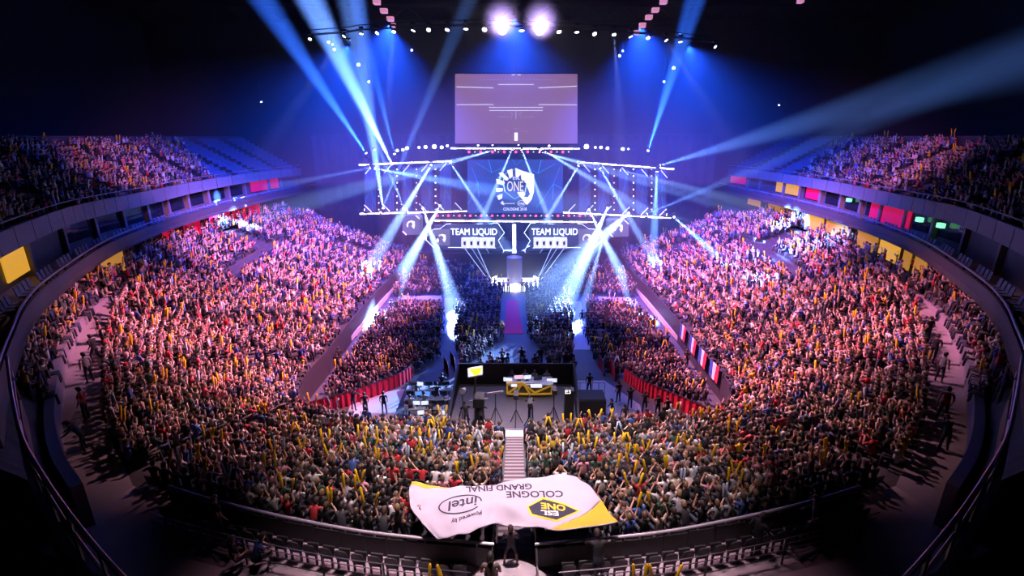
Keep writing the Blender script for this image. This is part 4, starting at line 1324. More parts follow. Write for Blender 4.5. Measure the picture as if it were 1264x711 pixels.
for s in (-1, 1):
    for k, (x0, y0, x1, y1) in enumerate(((574, 307, 603, 346), (582, 306, 608, 347), (589, 306, 606, 344), (600, 307, 620, 337))):  # thin beam streaks toward the round stage, put in as glowing bars
        if s > 0: x0, x1 = 1270 - x0, 1270 - x1
        t_ = tag(MB().bar(Wy(x0, y0, 63.4), Wz(x1, y1, .6), .035 if k % 2 else .06).build('beam_streak', mat('streak_glow', (1, 1, 1), emit=(.6, .75, 1.0), strength=.8)), 'thin white light strut slanting from %s booth to round stage, %s from outside' % (SIDE[s], ORD[k]), 'light strut', 'light struts around the round stage')
    dr = MB(); n = 10
    pts = [Wz(573 + 20 * k / n, 324 + 29 * k / n, 0) for k in range(n + 1)]
    for k in range(n):
        a, b = sx(pts[k], s), sx(pts[k + 1], s)
        w0 = Vector((.10 * (-1) ** k, 0, 0)); w1 = Vector((.10 * (-1) ** (k + 1), 0, 0))
        dr.prism([a + w0, b + w1, b + w1 + Vector((0, 0, 1.9)), a + w0 + Vector((0, 0, 1.9))], (.05, .05, 0))
    tag(dr.build('red_drape', M_REDCLOTH), 'slanting red drape on the floor %s of the round stage' % SIDE[s], 'drape')

tag(MB().prism([Wz(625.5, 370, .02), Wz(639, 370, .02), Wz(645.5, 412, .02), Wz(622, 412, .02)], (0, 0, .03)).build('red_carpet', M_CARPET), 'red carpet strip running to the round stage between seat blocks', 'carpet')
# dark scaffold and cloth behind the wings
for s in (-1, 1):
    e = tag(empty('backdrop_cloth', (s * 22, 75, 0)), 'tall black cloth hung behind the %s wing of the stage' % SIDE[s], 'curtain')
    m = MB(); n = 30
    for k in range(n):
        x0 = s * (8 + 22 * k / n); x1 = s * (8 + 22 * (k + 1) / n)
        m.prism([(x0, 75 + .15 * (k % 2), 0), (x1, 75 + .15 * ((k + 1) % 2), 0), (x1, 75 + .15 * ((k + 1) % 2), 19), (x0, 75 + .15 * (k % 2), 19)], (0, .05, 0))
    m.build('cloth', mat('black_cloth', (.01, .011, .018), .95), e)
    MB().bar((s * 8, 75.1, 19.1), (s * 30, 75.1, 19.1), .15).build('rail', M_DARK, e)


# ------------------------------------------------------------------ floor: pale aisles, seat blocks, platform, crew areas
def slab(pts, mtl, name, h=.03, z=.0):
    return MB().prism([Wz(x, y, z) for x, y in pts], (0, 0, h)).build(name, mtl)


for k, pts in enumerate(([(549, 368), (563, 368), (561, 412), (545, 412)], [(703, 372), (717, 372), (731, 432), (708, 432)], [(498, 365), (545, 365), (545, 370), (495, 370)],
                         [(738, 366), (778, 368), (782, 374), (738, 372)], [(425, 520), (434, 497), (475, 484), (500, 480), (480, 528)], [(708, 470), (746, 470), (790, 500), (800, 545), (735, 545), (712, 500)])):
    struct(slab(pts, M_LIGHTFLOOR, 'path_%d' % (k + 1)))


def mirror_px(pts):
    return [(1270 - x, y) for x, y in pts]


B_NEAR = [(497, 374), (546, 374), (545, 412), (540, 440), (512, 458), (482, 470), (430, 494), (396, 500), (401, 478), (440, 430), (466, 394)]
B_MID = [(566, 356), (621, 356), (620, 414), (606, 424), (590, 444), (566, 446), (562, 410)]
B_FAR = [(500, 330), (562, 330), (568, 345), (560, 362), (484, 363)]
B_FRONT = [(575, 333), (606, 352), (665, 352), (695, 333), (700, 356), (570, 356)]
for s in (-1, 1):
    for nm, blk in (('block of dark seated spectators on the floor beside the %s boards', B_NEAR), ('block of spectators on the floor next to the red carpet, %s side', B_MID), ('far block of spectators on the floor at the foot of the stage, %s side', B_FAR)):
        poly = blk if s < 0 else mirror_px(blk)
        P = []
        for y in np.arange(29, 66, .86):
            for x in np.arange(-15.2, 15.2, .56):
                if inside(*proj((x, y, .5)), poly) and random.random() < .95:
                    P.append((x + random.uniform(-.05, .05), y + random.uniform(-.06, .06), 0, random.gauss(0, .15), random.uniform(.94, 1.06), pick(.06, .10)))
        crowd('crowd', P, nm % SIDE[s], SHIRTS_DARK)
    # low bleachers at the stage foot
    bl = struct(empty('floor_bleacher_' + SIDE[s], (s * 9, 61, 0)))
    P = []
    for k in range(5):
        y = 59.6 + k * .9; z = .3 + k * .42
        MB().box((min(s * 4.5, s * 13.6), y, 0), (max(s * 4.5, s * 13.6), y + .9, z)).build('step', M_TERR, bl)
        for x in np.arange(5.6, 13.4, .56):
            if random.random() < .9:
                P.append((s * x, y + .4, z, random.gauss(0, .2), random.uniform(.94, 1.06), pick(.08, .1)))
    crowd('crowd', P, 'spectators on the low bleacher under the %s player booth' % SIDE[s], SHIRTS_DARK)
P = []
for y in np.arange(52, 66, .8):
    for x in np.arange(-6, 6, .58):
        d_ = math.hypot(x - c0.x, y - c0.y)
        if inside(*proj((x, y, .6)), B_FRONT) and 3.6 < d_ < 7.5:
            P.append((x, y, 0, yaw_to(x, y, c0.x, c0.y), random.uniform(.94, 1.06), pick(.05, .9)))
crowd('crowd', P, 'people standing round the bright round stage')

# black walled platform with the talk desk
pf = tag(empty('desk_platform', (0, 34, 0)), 'black walled platform with grey carpet in the middle of the floor', 'platform')
a, b, c, d = Wz(568, 474, 1), Wz(706, 474, 1), Wz(713, 530, 1), Wz(553, 530, 1)
MB().prism([Vector((p.x, p.y, 0)) for p in (a, b, c, d)], (0, 0, 1.0)).build('deck', mat('platform_carpet', (.13, .12, .15), .95, noise=.15, scale=5), pf)
tz = Wy(635, 449, a.y).z
MB().box((a.x - .15, a.y, 0), (b.x + .15, a.y + .15, tz)).build('back_wall', M_BLACK, pf)
MB().prism([(a.x, a.y, 0), (a.x, a.y, tz), (d.x, d.y + .6, 1.25), (d.x, d.y, 1.1), (d.x, d.y, 0)], (-.15, 0, 0)).build('side_wall', M_BLACK, pf)
MB().prism([(b.x, b.y, 0), (b.x, b.y, tz), (b.x, b.y - 2.6, tz - .9), (c.x, c.y, 1.1), (c.x, c.y, 0)], (.15, 0, 0)).build('side_wall', M_BLACK, pf)
MB().box((d.x, d.y - .1, 0), (c.x, d.y, 1.02)).build('front_skirt', M_BLACK, pf)
MB().bar((d.x, d.y - .1, 1.05), (c.x, d.y - .1, 1.05), .06).build('edge_trim', M_STEEL, pf)
p = Wz(708, 519, 0); q = Wz(747, 519, 0)
tag(MB().box((c.x + .2, p.y, 0), (q.x, p.y + 1.6, 1.5)).box((c.x + .2, p.y + .1, 1.5), (q.x, p.y + 1.5, 1.56)).build('equipment_case', M_BLACK), 'wide black equipment case at the right end of the platform', 'equipment case')

# talk desk
YD = Wz(655, 490, 1).y
dk = tag(empty('talk_desk', Wz(654, 490, 1)), 'talk desk with lit yellow lattice front on the platform', 'desk')
M_DESKY = mat('desk_yellow', (.75, .48, .04), .5, emit=(.9, .5, .04), strength=.18)
top = [(625, 472.5), (683, 473.5)]
MB().box((Wy(625, 473, YD).x, YD - .1, 1.95), (Wy(683, 473, YD).x, YD + 1.1, 2.03)).build('desk_top', M_WHITE, dk)
plate([(626, 473.5), (682, 474.5), (680, 487), (664, 490), (628, 488)], YD, mat('desk_front_panel', (.12, .09, .05), .6), 'front_panel', dk, .08)
for seg_ in ((626, 473.5, 645, 472.5), (645, 472.5, 636, 487), (645, 472.5, 660, 485), (660, 485, 680, 476), (626, 486, 645, 472.5), (626, 486, 660, 486.5), (660, 486.5, 681, 486), (626, 473.5, 626, 486), (681, 474, 681, 487), (645, 472.5, 655, 487)):
    MB().bar(Wy(seg_[0], seg_[1], YD - .06), Wy(seg_[2], seg_[3], YD - .06), .11).build('lattice_bar', M_DESKY, dk)
plate(rect(631, 474, 638, 477.5), YD - .12, E_MON, 'name_plate', dk, .04)
plate(rect(655, 474.5, 669, 478.5), YD - .12, E_MON, 'name_plate', dk, .04)


def monitor(px, py, w, h, Y, face, label, group=None, yaw=0.0):
    p = Wy(px, py, Y)
    e = tag(empty('monitor', p, yaw), label, 'monitor', group)
    cs_ = MB().box((-w / 2, 0, 0.12), (w / 2, .05, .12 + h)).build('casing', M_BLACK, e, local=True)
    MB().box((-w / 2 + .03, -.012, .15), (w / 2 - .03, 0, .09 + h)).build('screen', face, cs_, local=True)
    MB().box((-.12, -.02, 0), (.12, .12, .03)).box((-.025, .03, .03), (.025, .06, .14)).build('stand', M_BLACK, e, local=True)
    return e


for i, (px, py, w, f_) in enumerate(((627, 472, .7, E_MON), (641, 469, .8, mat('monitor_pink', (1, .7, .8), emit=(.9, .55, .7), strength=.9)), (651, 469, .6, E_MON), (664, 470, .6, M_GLASS), (681, 473, .8, E_MON))):
    monitor(px, py + 1, w, .35, YD + .5, f_, 'flat monitor on the talk desk, %s from its left end' % ORD[i], 'monitors on the talk desk', random.uniform(-.3, .3))

# broadcast camera with a lit prompter sign, tripods, lamps, tower
e = tag(empty('camera_pedestal', Wz(592, 522, 1)), 'tall camera pedestal with a lit yellow and white sign at the left of the platform', 'camera pedestal')
b0_ = Wz(592, 522, 1)
MB().tube([b0_, b0_ + Vector((0, 0, .3)), b0_ + Vector((0, 0, 1.6))], [.55, .35, .28], 12).build('base', M_BLACK, e)
MB().box((b0_.x - .35, b0_.y - .5, 2.4), (b0_.x + .35, b0_.y + .5, 3.0)).build('camera_body', M_BLACK, e)
sg = plate([(577, 455), (596, 451.5), (596, 463), (577.5, 466.5)], b0_.y + .3, M_WHITE, 'sign', e, .08)
plate([(577.6, 456), (595.4, 452.6), (595.4, 462), (578, 465.4)], b0_.y + .27, E_MON, 'sign_face', sg, .02)
plate([(579, 456.5), (595, 453.5), (592, 461.5), (586, 464)], b0_.y + .24, E_YEL, 'sign_triangle', sg, .02)
MB().bar(b0_ + Vector((-.35, .3, 1.5)), Wy(587, 466, b0_.y + .35), .12).build('mast', M_BLACK, e)
MB().bar(b0_ + Vector((-.6, -.2, 1.7)), b0_ + Vector((.6, -.2, 1.9)), .10).build('pan_bar', M_STEEL, e)


def tripod(px, py, h, head, label, group=None, top_px=None):
    b_ = Wz(px, py, 1.0)
    e = tag(empty('tripod', b_), label, 'tripod', group)
    for k in range(3):
        a_ = 2.1 * k + .4
        MB().bar(b_ + Vector((.45 * math.cos(a_), .45 * math.sin(a_), .02)), b_ + Vector((0, 0, h * .55)), .045).build('leg', M_BLACK, e)
    MB().bar(b_ + Vector((0, 0, h * .5)), b_ + Vector((0, 0, h)), .05).build('pole', M_BLACK, e)
    if head == 'lamp':
        MB().tube([b_ + Vector((0, -.1, h)), b_ + Vector((.1, .25, h - .05))], [.2, .14], 10).build('lamp_head', M_STEEL, e)
    elif head == 'camera':
        MB().box(b_ + Vector((-.15, -.35, h)), b_ + Vector((.15, .35, h + .3))).build('camera_body', M_BLACK, e)
        MB().tube([b_ + Vector((0, .35, h + .15)), b_ + Vector((0, .6, h + .15))], .10, 10).build('lens', M_GLASS, e)
    else:
        MB().bar(b_ + Vector((-.5, 0, h)), b_ + Vector((.5, .1, h + .1)), .1).build('cross_bar', M_STEEL, e)


tripod(572, 521, 2.3, 'lamp', 'thin lamp tripod at the left wall of the platform')
tripod(612, 523, 2.2, 'bar', 'tripod with a pale cross bar between camera pedestal and desk')
tripod(637, 524, 2.0, 'camera', 'camera tripod in front of the left half of the desk')
tripod(654, 529, 1.7, 'camera', 'low camera tripod at the front edge of the platform')
tripod(683, 523, 2.3, 'camera', 'camera tripod in front of the right end of the desk')
tw = tag(empty('speaker_tower', Wz(702, 518, 1)), 'tall black tower with a white sign at the right of the platform', 'tower')
t0_ = Wz(702, 518, 1)
MB().box((t0_.x - .3, t0_.y, 1), (t0_.x + .3, t0_.y + .5, 3.1)).build('body', M_BLACK, tw)
placed_text('E3', 701, 483.5, t0_.y - .02, 4.5, E_LOGO, 'sign_lettering', tw, 7)
for px, py, yw, lab in ((576, 527, .3, 'crew member in black crouched by the left platform wall'), (655, 518, .2, 'camera operator in black in front of the talk desk'), (594, 527, -.2, 'camera operator in black behind the camera pedestal')):
    person('bending', Wz(px, py, 1), yw, (.012, .012, .015), (.02, .014, .012), lab)
for i, px in enumerate((632, 648, 660, 675)):
    person('seated', (Wy(px, 470, YD + 1.4).x, YD + 1.5, 1.1), math.pi + random.uniform(-.3, .3), random.choice(((.02, .02, .03), (.25, .25, .3), (.03, .05, .15))), (.05, .03, .02), 'presenter seated behind the talk desk facing the near stand, %s from the left' % ORD[i], 'presenters at the talk desk')

# chairs in rows behind the platform
cs = MB().box((-.22, -.22, .42), (.22, .22, .47)).mesh('seat', M_CARPET)
cb = MB().prism([(-.21, -.22, .47), (.21, -.22, .47), (.20, -.27, .88), (-.20, -.27, .88)], (0, -.03, 0)).mesh('backrest', M_CARPET)
cl = MB().bar((-.19, -.19, 0), (-.19, -.19, .42), .035).mesh('leg', M_STEEL)
nch = 0
for r in range(4):
    for k in range(15):
        x = -4.0 + k * .58; y = a.y + .9 + r * .95
        if abs(x - .1) < .45 or random.random() < .35:
            continue
        e = tag(empty('stacking_chair', (x, y, 0), random.gauss(0, .06)), 'red chair behind the platform, %s row from it, %s place from left' % (ORD[r], ORD[k]), 'chair', 'red chairs behind the platform')
        mesh_obj('seat', cs, e); mesh_obj('backrest', cb, e)
        for lx in (0, .38):
            for ly in (0, .38):
                l_ = mesh_obj('leg', cl, e); l_.location = (lx, ly, 0)
P = [(x, y, 0, random.gauss(0, .3), random.uniform(.95, 1.05), random.choice((7, 7, 9, 0))) for x, y in [(random.uniform(-4.6, 5), a.y + random.uniform(.5, 5.2)) for _ in range(55)] if abs(x) > .5]
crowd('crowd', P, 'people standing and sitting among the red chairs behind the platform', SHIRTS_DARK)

# production desks left of the platform
M_TABLE = mat('table_top', (.45, .45, .5), .5)
foh = [((502, 556), 479), ((500, 553), 491), ((498, 550), 503), ((505, 551), 515)]
for i, ((xa, xb), py) in enumerate(foh):
    p, q = Wz(xa, py, .75), Wz(xb, py, .75)
    e = tag(empty('production_table', ((p.x + q.x) / 2, p.y, 0)), 'long production table full of gear left of the platform, %s from the back' % ORD[i], 'table', 'production tables')
    MB().box((p.x, p.y - .4, .72), (q.x, p.y + .4, .76)).build('table_top', M_TABLE, e)
    for lx in (p.x + .1, q.x - .1):
        for ly in (-.33, .33):
            MB().bar((lx, p.y + ly, 0), (lx, p.y + ly, .72), .05).build('leg', M_DARK, e)
    n = 5
    for k in range(n):
        x = p.x + .35 + (q.x - p.x - .7) * k / (n - 1)
        f_ = random.choice((E_MON, E_MONB, M_GLASS, M_GLASS, M_TABLE))
        mo = tag(empty('monitor', (x, p.y + .15, .76), random.uniform(-.25, .25)), 'monitor on the %s production table, %s from its left end' % (ORD[i], ORD[k]), 'monitor', 'monitors on the production tables')
        cs_ = MB().box((-.26, 0, .10), (.26, .05, .44)).build('casing', M_BLACK, mo, local=True)
        MB().box((-.24, -.012, .12), (.24, 0, .42)).build('screen', f_, cs_, local=True)
        MB().box((-.1, -.02, 0), (.1, .1, .03)).box((-.02, .02, .03), (.02, .05, .12)).build('stand', M_BLACK, mo, local=True)
        if k % 2 == 0:
            kb = tag(empty('control_panel', (x + .25, p.y - .18, .76), random.uniform(-.15, .15)), 'pale control panel on the %s production table, %s position' % (ORD[i], ORD[k]), 'control panel', 'control panels on the production tables')
            MB().prism([(-.28, -.15, 0), (.28, -.15, 0), (.28, -.15, .04), (-.28, -.15, .04)], (0, .32, .03)).build('housing', M_WHITE, kb, local=True)
            for u in range(4):
                MB().box((-.22 + u * .12, -.08, .05), (-.14 + u * .12, .08, .085)).build('fader_block', M_DARK, kb, local=True)
for i, (px, py, yw) in enumerate(sorted(((525, 512, .2), (515, 498, -.2), (540, 500, .1), (508, 516, .3), (546, 487, 0), (533, 524, .2)))):
    person(random.choice(('standing', 'bending')), Wz(px, py, 0), yw, random.choice(((.02, .02, .024), (.2, .2, .24), (.05, .05, .07))), (.03, .02, .014), 'technician among the production tables, %s from the left' % ORD[i], 'technicians at the production tables')

# crew and photographers standing on the pale floor
for i, (px, py, pose, yw, lab) in enumerate((
        (452, 512, 'standing', .5, 'photographer in black on the pale floor by the left red drape'), (437, 507, 'bending', -.3, 'crew member bending beside the left red drape'),
        (475, 511, 'standing', .2, 'crew member by the production tables next to the red drape'), (414, 505, 'walking', 1.2, 'person in dark clothes walking along the left red drape'),
        (718, 402, 'standing', .1, 'security guard alone on the bright aisle right of the carpet'), (727, 486, 'standing', 0, 'crew member on the pale floor behind the railing'),
        (763, 497, 'standing', .4, 'crew member on the pale floor, nearest the platform'), (777, 505, 'waving', .2, 'crew member with arms raised on the pale floor'),
        (795, 510, 'standing', -.5, 'crew member in front of the right red drape'), (811, 515, 'standing', -.2, 'second crew member in front of the right red drape'),
        (822, 518, 'standing', .3, 'third crew member in front of the right red drape'), (755, 520, 'walking', 1.5, 'crew member walking on the pale floor past the equipment case'),
        (770, 528, 'standing', .2, 'crew member at the near edge of the pale floor'), (420, 452, 'walking', .6, 'person walking on the left side walkway'), (418, 460, 'standing', .4, 'person standing on the left side walkway'),
        (846, 455, 'standing', -.4, 'person standing on the right side walkway'))):
    person(pose, Wz(px, py, .03), yw, (.014, .014, .018) if i % 4 else (.04, .04, .05), (.03, .02, .014), lab)


def drape(pts, label, h=1.15):
    m = MB(); P = resample([Wz(x, y, 0) for x, y in pts], 40)
    for k in range(39):
        a_, b_ = Vector(P[k]), Vector(P[k + 1])
        w0 = Vector((0, .07 * (-1) ** k, 0)); w1 = Vector((0, -.07 * (-1) ** k, 0))
        m.prism([a_ + w0, b_ + w1, b_ + w1 * .6 + Vector((0, 0, h)), a_ + w0 * .6 + Vector((0, 0, h))], (0, .04, 0))
    e = tag(empty('red_barrier', (float(P[20][0]), float(P[20][1]), 0)), label, 'barrier')
    m.build('cloth', M_REDCLOTH, e)
    MB().tube([tuple(p + np.array([0, 0, h])) for p in P], .03, 6).build('top_rail', M_DARK, e)


drape([(384, 514), (412, 507), (440, 498), (470, 487), (495, 476), (510, 466)], 'long red cloth barrier between the left floor block and the pale floor')
drape([(770, 470), (786, 482), (805, 492), (835, 505), (872, 522)], 'long red cloth barrier between the right floor block and the pale floor')
for i, (px, py) in enumerate(((548, 455), (556, 448), (738, 452), (752, 458))):
    drape([(px, py), (px + 4, py + 6), (px + 6, py + 12)], 'short red cloth panel among the floor spectators, %s from the left' % ORD[i])
r_ = tag(empty('crowd_railing', Wz(727, 487, 0)), 'waist-high railing on the pale floor right of the platform', 'railing')
for h in (.15, 1.0):
    MB().tube([Wz(708, 487, 0) + Vector((0, 0, h)), Wz(746, 487, 0) + Vector((0, 0, h))], .03, 6).build('rail', M_STEEL, r_)
for k in range(6):
    p = Wz(708 + k * 7.6, 487, 0); MB().bar(p, p + Vector((0, 0, 1)), .04).build('post', M_STEEL, r_)

# flags hung on the boards of the right stand
for i, (px, py) in enumerate(((846, 418), (858, 432), (872, 447), (884, 462))):
    k = min(range(len(SIDE_I)), key=lambda q_: abs(proj((-SIDE_I[q_][0], SIDE_I[q_][1], 2.2))[0] - px))
    p0_, p1_ = sx(SIDE_I[k], 1), sx(SIDE_I[k + 1], 1)
    d_ = (p1_ - p0_); d_.z = 0; d_.normalize(); n_ = Vector((-1, 0, 0))
    e = tag(empty('hung_flag', (p0_.x - .45, p0_.y, 2.45)), 'blue, white and red flag hung on the right boards, %s from the stage end' % ORD[i], 'flag', 'flags hung on the right boards')
    for q_, mt in enumerate((mat('flag_blue', (.03, .08, .4), .8), M_WHITE, M_REDCLOTH)):
        s0 = Vector((p0_.x - .48, p0_.y, 2.5)) + d_ * .55 * q_; s1 = s0 + d_ * .55
        MB().prism([s0, s1, s1 + Vector((-.06, 0, -1.3)), s0 + Vector((-.02, 0, -1.3))], (-.02, 0, 0)).build('stripe', mt, e)

# ------------------------------------------------------------------ balconies: suites, lounges, seats, signs
def t_of_px(S, px, s, z):
    best = min(range(len(S)), key=lambda q_: abs(proj(sx((S[q_][0], S[q_][1], z), s))[0] - px))
    if best in (0, len(S) - 1):
        return best
    xa = proj(sx((S[best - 1][0], S[best - 1][1], z), s))[0]; xb = proj(sx((S[best + 1][0], S[best + 1][1], z), s))[0]
    return best - 1 + 2 * (px - xa) / (xb - xa + 1e-9)


def at_idx(S, u):
    u = max(0, min(len(S) - 1.001, u)); k = int(u); return S[k] + (S[k + 1] - S[k]) * (u - k)


def wall_panel(S, s, px0, px1, z0, z1, mtl, name, parent=None, inset=-.06, t=.1):
    u0, u1 = sorted((t_of_px(S, px0, s, (z0 + z1) / 2), t_of_px(S, px1, s, (z0 + z1) / 2)))
    seg = np.array([at_idx(S, u0 + (u1 - u0) * k / 4) for k in range(5)])
    seg = offset(seg, inset)
    return solid_band(MB(), seg, z0, z1, t, s).build(name, mtl, parent)


SUITE = offset(RIM1, .9); CONC = offset(RIM2[:40], 2.3)
for s in (-1, 1):
    mx = (lambda x: x) if s < 0 else (lambda x: 1270 - x)
    par = bpy.data.objects['wall_suites_' + SIDE[s]]
    cpar = bpy.data.objects['wall_concourse_' + SIDE[s]]
    for x in (345, 330, 300, 280, 255, 230, 205, 180, 150, 115, 75, 30):
        wall_panel(SUITE, s, mx(x) - 1.3, mx(x) + 1.3, 10.5, 12.9, M_FASC, 'pillar', par, -.35, .35)
    for x0, x1 in ((282, 298), (258, 276), (232, 250), (208, 226), (184, 200), (154, 176), (120, 146), (80, 110)):
        wall_panel(SUITE, s, mx(x0), mx(x1), 11.2, 12.7, M_GLASS, 'window_pane', par)
wall_panel(SUITE, -1, 308, 342, 11.2, 12.9, E_REDP, 'red_panel', bpy.data.objects['wall_suites_left'], -.2)
for px0, px1, z0, z1, m_, nm in ((960, 990, 11.3, 12.9, E_WARM, 'lounge_window'), (997, 1014, 11.3, 12.7, E_REDP, 'red_panel'), (1077, 1126, 11.0, 12.8, E_REDP, 'red_panel'), (893, 922, 11.6, 12.9, E_REDP, 'red_panel')):
    wall_panel(SUITE, 1, px0, px1, z0, z1, m_, nm, bpy.data.objects['wall_suites_right'], -.2)
wall_panel(SUITE, -1, 0, 27, 10.9, 12.6, E_WARM, 'lounge_window', bpy.data.objects['wall_suites_left'], -.2)
for px0, px1 in ((1010, 1032), (1036, 1064), (1078, 1104), (1108, 1134), (1140, 1150), (1156, 1172)):
    wall_panel(CONC, 1, px0, px1, 8.3, 9.9, E_WARM if px0 in (1010, 1108) else mat('lounge_amber', (.3, .2, .04), .8, emit=(.62, .27, .02), strength=.6), 'lounge_window', bpy.data.objects['wall_concourse_right'], -1.5)
for px0, px1 in ((950, 980), (925, 940)):
    wall_panel(CONC, 1, px0, px1, 8.8, 9.9, MATS['lounge_amber'], 'lounge_window', bpy.data.objects['wall_concourse_right'], -.2)
for px0, px1 in ((96, 127),):
    wall_panel(CONC, -1, px0, px1, 8.2, 10.0, MATS['lounge_amber'], 'lounge_window', bpy.data.objects['wall_concourse_left'], -1.5)
for px0, px1 in ((200, 214), (226, 247), (252, 283), (287, 320)):
    wall_panel(CONC, -1, px0, px1, 7.9, 9.9, E_REDP, 'red_panel', bpy.data.objects['wall_concourse_left'], -.2)
for i, (px, z) in enumerate(((1054, 12.3), (1143, 12.2), (1170, 12.2))):
    u = t_of_px(SUITE, px, 1, z); p = sx(at_idx(offset(SUITE, -.35), u), 1)
    tag(MB().box((p.x - .3, p.y - .25, z - .18), (p.x + .02, p.y + .25, z + .18)).build('exit_sign', E_EXIT), 'small lit green exit sign on the right balcony, %s from the stage' % ORD[i], 'sign', 'exit signs on the right balcony')

bs_pan = MB().box((-.22, -.2, .40), (.22, .2, .46)).mesh('seat_pan', M_BLUESEAT)
bs_back = MB().prism([(-.22, -.2, .46), (.22, -.2, .46), (.20, -.28, .92), (-.20, -.28, .92)], (0, -.04, 0)).mesh('seat_back', M_BLUESEAT)
bs_foot = MB().box((-.06, -.06, 0), (.06, .06, .40)).mesh('foot', M_DARK)
for s in (-1, 1):
    S = offset(RIM2[:44], .75); seg = np.linalg.norm(np.diff(S[:, :2], axis=0), axis=1); cum = np.concatenate([[0], np.cumsum(seg)])
    d_ = 3.0; k_ = 0
    while d_ < cum[-1] - 1:
        k = min(np.searchsorted(cum, d_, 'right') - 1, len(seg) - 1); p = S[k] + (S[k + 1] - S[k]) * ((d_ - cum[k]) / seg[k])
        n = outward(S, k); yw = yaw_to(p[0], p[1], p[0] - n[0], p[1] - n[1])
        q = sx(p, s)
        e = tag(empty('balcony_seat', (q.x, q.y, 10.5), -yw if s > 0 else yw), 'empty blue-grey seat on the %s balcony, %s group from the stage, %s seat' % (SIDE[s], ORD[k_ // 4], ORD[k_ % 4]), 'seat', 'empty seats on the %s balcony' % SIDE[s])
        mesh_obj('seat_pan', bs_pan, e); mesh_obj('backrest', bs_back, e); mesh_obj('foot', bs_foot, e)
        k_ += 1
        d_ += .62 if k_ % 4 else 1.5
    # empty seat rows of the upper tier next to the stage
    m = MB(); A_, B_ = offset(RIM1, .3), TOP
    for r in range(12):
        L = A_ + (B_ - A_) * ((r + .5) / 12); z = (A_ + (B_ - A_) * (r / 12))[0, 2]
        d_ = 0; seg = np.linalg.norm(np.diff(L[:, :2], axis=0), axis=1); cum = np.concatenate([[0], np.cumsum(seg)])
        while d_ < cum[-1] * .30:
            k = np.searchsorted(cum, d_, 'right') - 1; p = L[k] + (L[k + 1] - L[k]) * ((d_ - cum[k]) / seg[k])
            fr = d_ / cum[-1]
            if not any(abs(fr - q_) < .011 for q_ in (.06, .14, .22)):
                q = sx(p, s); n = sx(outward(L, k), s)
                t_ = Vector((-n.y, n.x, 0)) * .24; o_ = Vector((q.x, q.y, z))
                f0 = o_ - n * .2; b0_ = o_ + n * .2
                m.quad(f0 - t_ + Vector((0, 0, .45)), f0 + t_ + Vector((0, 0, .45)), b0_ + t_ + Vector((0, 0, .45)), b0_ - t_ + Vector((0, 0, .45)))
                m.quad(b0_ - t_ + Vector((0, 0, .45)), b0_ + t_ + Vector((0, 0, .45)), b0_ + t_ + n * .06 + Vector((0, 0, .92)), b0_ - t_ + n * .06 + Vector((0, 0, .92)))
            d_ += .55
    tag(m.build('seat_rows', M_BLUESEAT), 'rows of empty blue seats on the upper tier beside the stage, %s side' % SIDE[s], 'seats', kind='stuff')
    # aisle stairs of the upper tier
    for i, fr in enumerate((.14, .22, .34, .46, .58, .70, .82, .93)):
        st_ = struct(empty('floor_tier_stair_%s_%d' % (SIDE[s], i + 1)))
        for r in range(24):
            pa = curve_at(A_, fr) + (curve_at(B_, fr) - curve_at(A_, fr)) * (r / 24); pb = curve_at(A_, fr) + (curve_at(B_, fr) - curve_at(A_, fr)) * ((r + 1) / 24)
            dv = Vector(pb - pa); dv.z = 0; tv = Vector((-dv.y, dv.x, 0)).normalized() * .45
            a0, b0_ = Vector(pa), Vector(pb); a0.z = b0_.z = pb[2] + .02
            MB().prism([sx(x_, s) for x_ in (a0 - tv, a0 + tv, b0_ + tv, b0_ - tv)], (0, 0, -.35)).build('step', M_CONC, st_)


# ------------------------------------------------------------------ moving heads with their beams
def moving_head(p, target, label, group, watts, col, deg, lens=E_WHITE, r=.16, blend=.6, hang=1, size=.1):
    p, target = Vector(p), Vector(target); d = (target - p).normalized()
    e = tag(empty('moving_head_lamp', p), label, 'stage lamp', group)
    hd_ = MB().tube([p - d * .22, p - d * .02], [r * .8, r * 1.15], 10).build('head', M_DARK, e)
    MB().tube([p - d * .02, p + d * .01], r, 10).build('lens', lens, hd_)
    u = Vector((0, 0, hang))
    x = d.cross(u); x = x.normalized() if x.length > .05 else Vector((1, 0, 0))
    m = MB()
    b_ = p - d * .12 + u * r * 2.2
    m.bar(p - d * .12 + x * r * 1.25, b_ + x * r * 1.25, .05); m.bar(b_ + x * r * 1.25, b_ - x * r * 1.25, .05); m.bar(b_ - x * r * 1.25, p - d * .12 - x * r * 1.25, .05)
    m.build('yoke', M_DARK, e)
    MB().box(b_ + Vector((-.2, -.2, min(0, .18 * hang))), b_ + Vector((.2, .2, max(0, .18 * hang)))).build('base', M_BLACK, e)
    if watts <= 0:
        return e
    L = bpy.data.lights.new('beam', 'SPOT'); L.energy = watts; L.color = col; L.spot_size = math.radians(deg); L.spot_blend = blend; L.shadow_soft_size = size
    o = bpy.data.objects.new('beam', L); C.objects.link(o); o.parent = e
    o.location = d * .06; o.rotation_euler = d.to_track_quat('-Z', 'Y').to_euler()
    return e


BLUE = (.13, .30, 1.0); DEEP = (.03, .15, 1.0); ICE = (.24, .42, 1.0)
KW = 1000
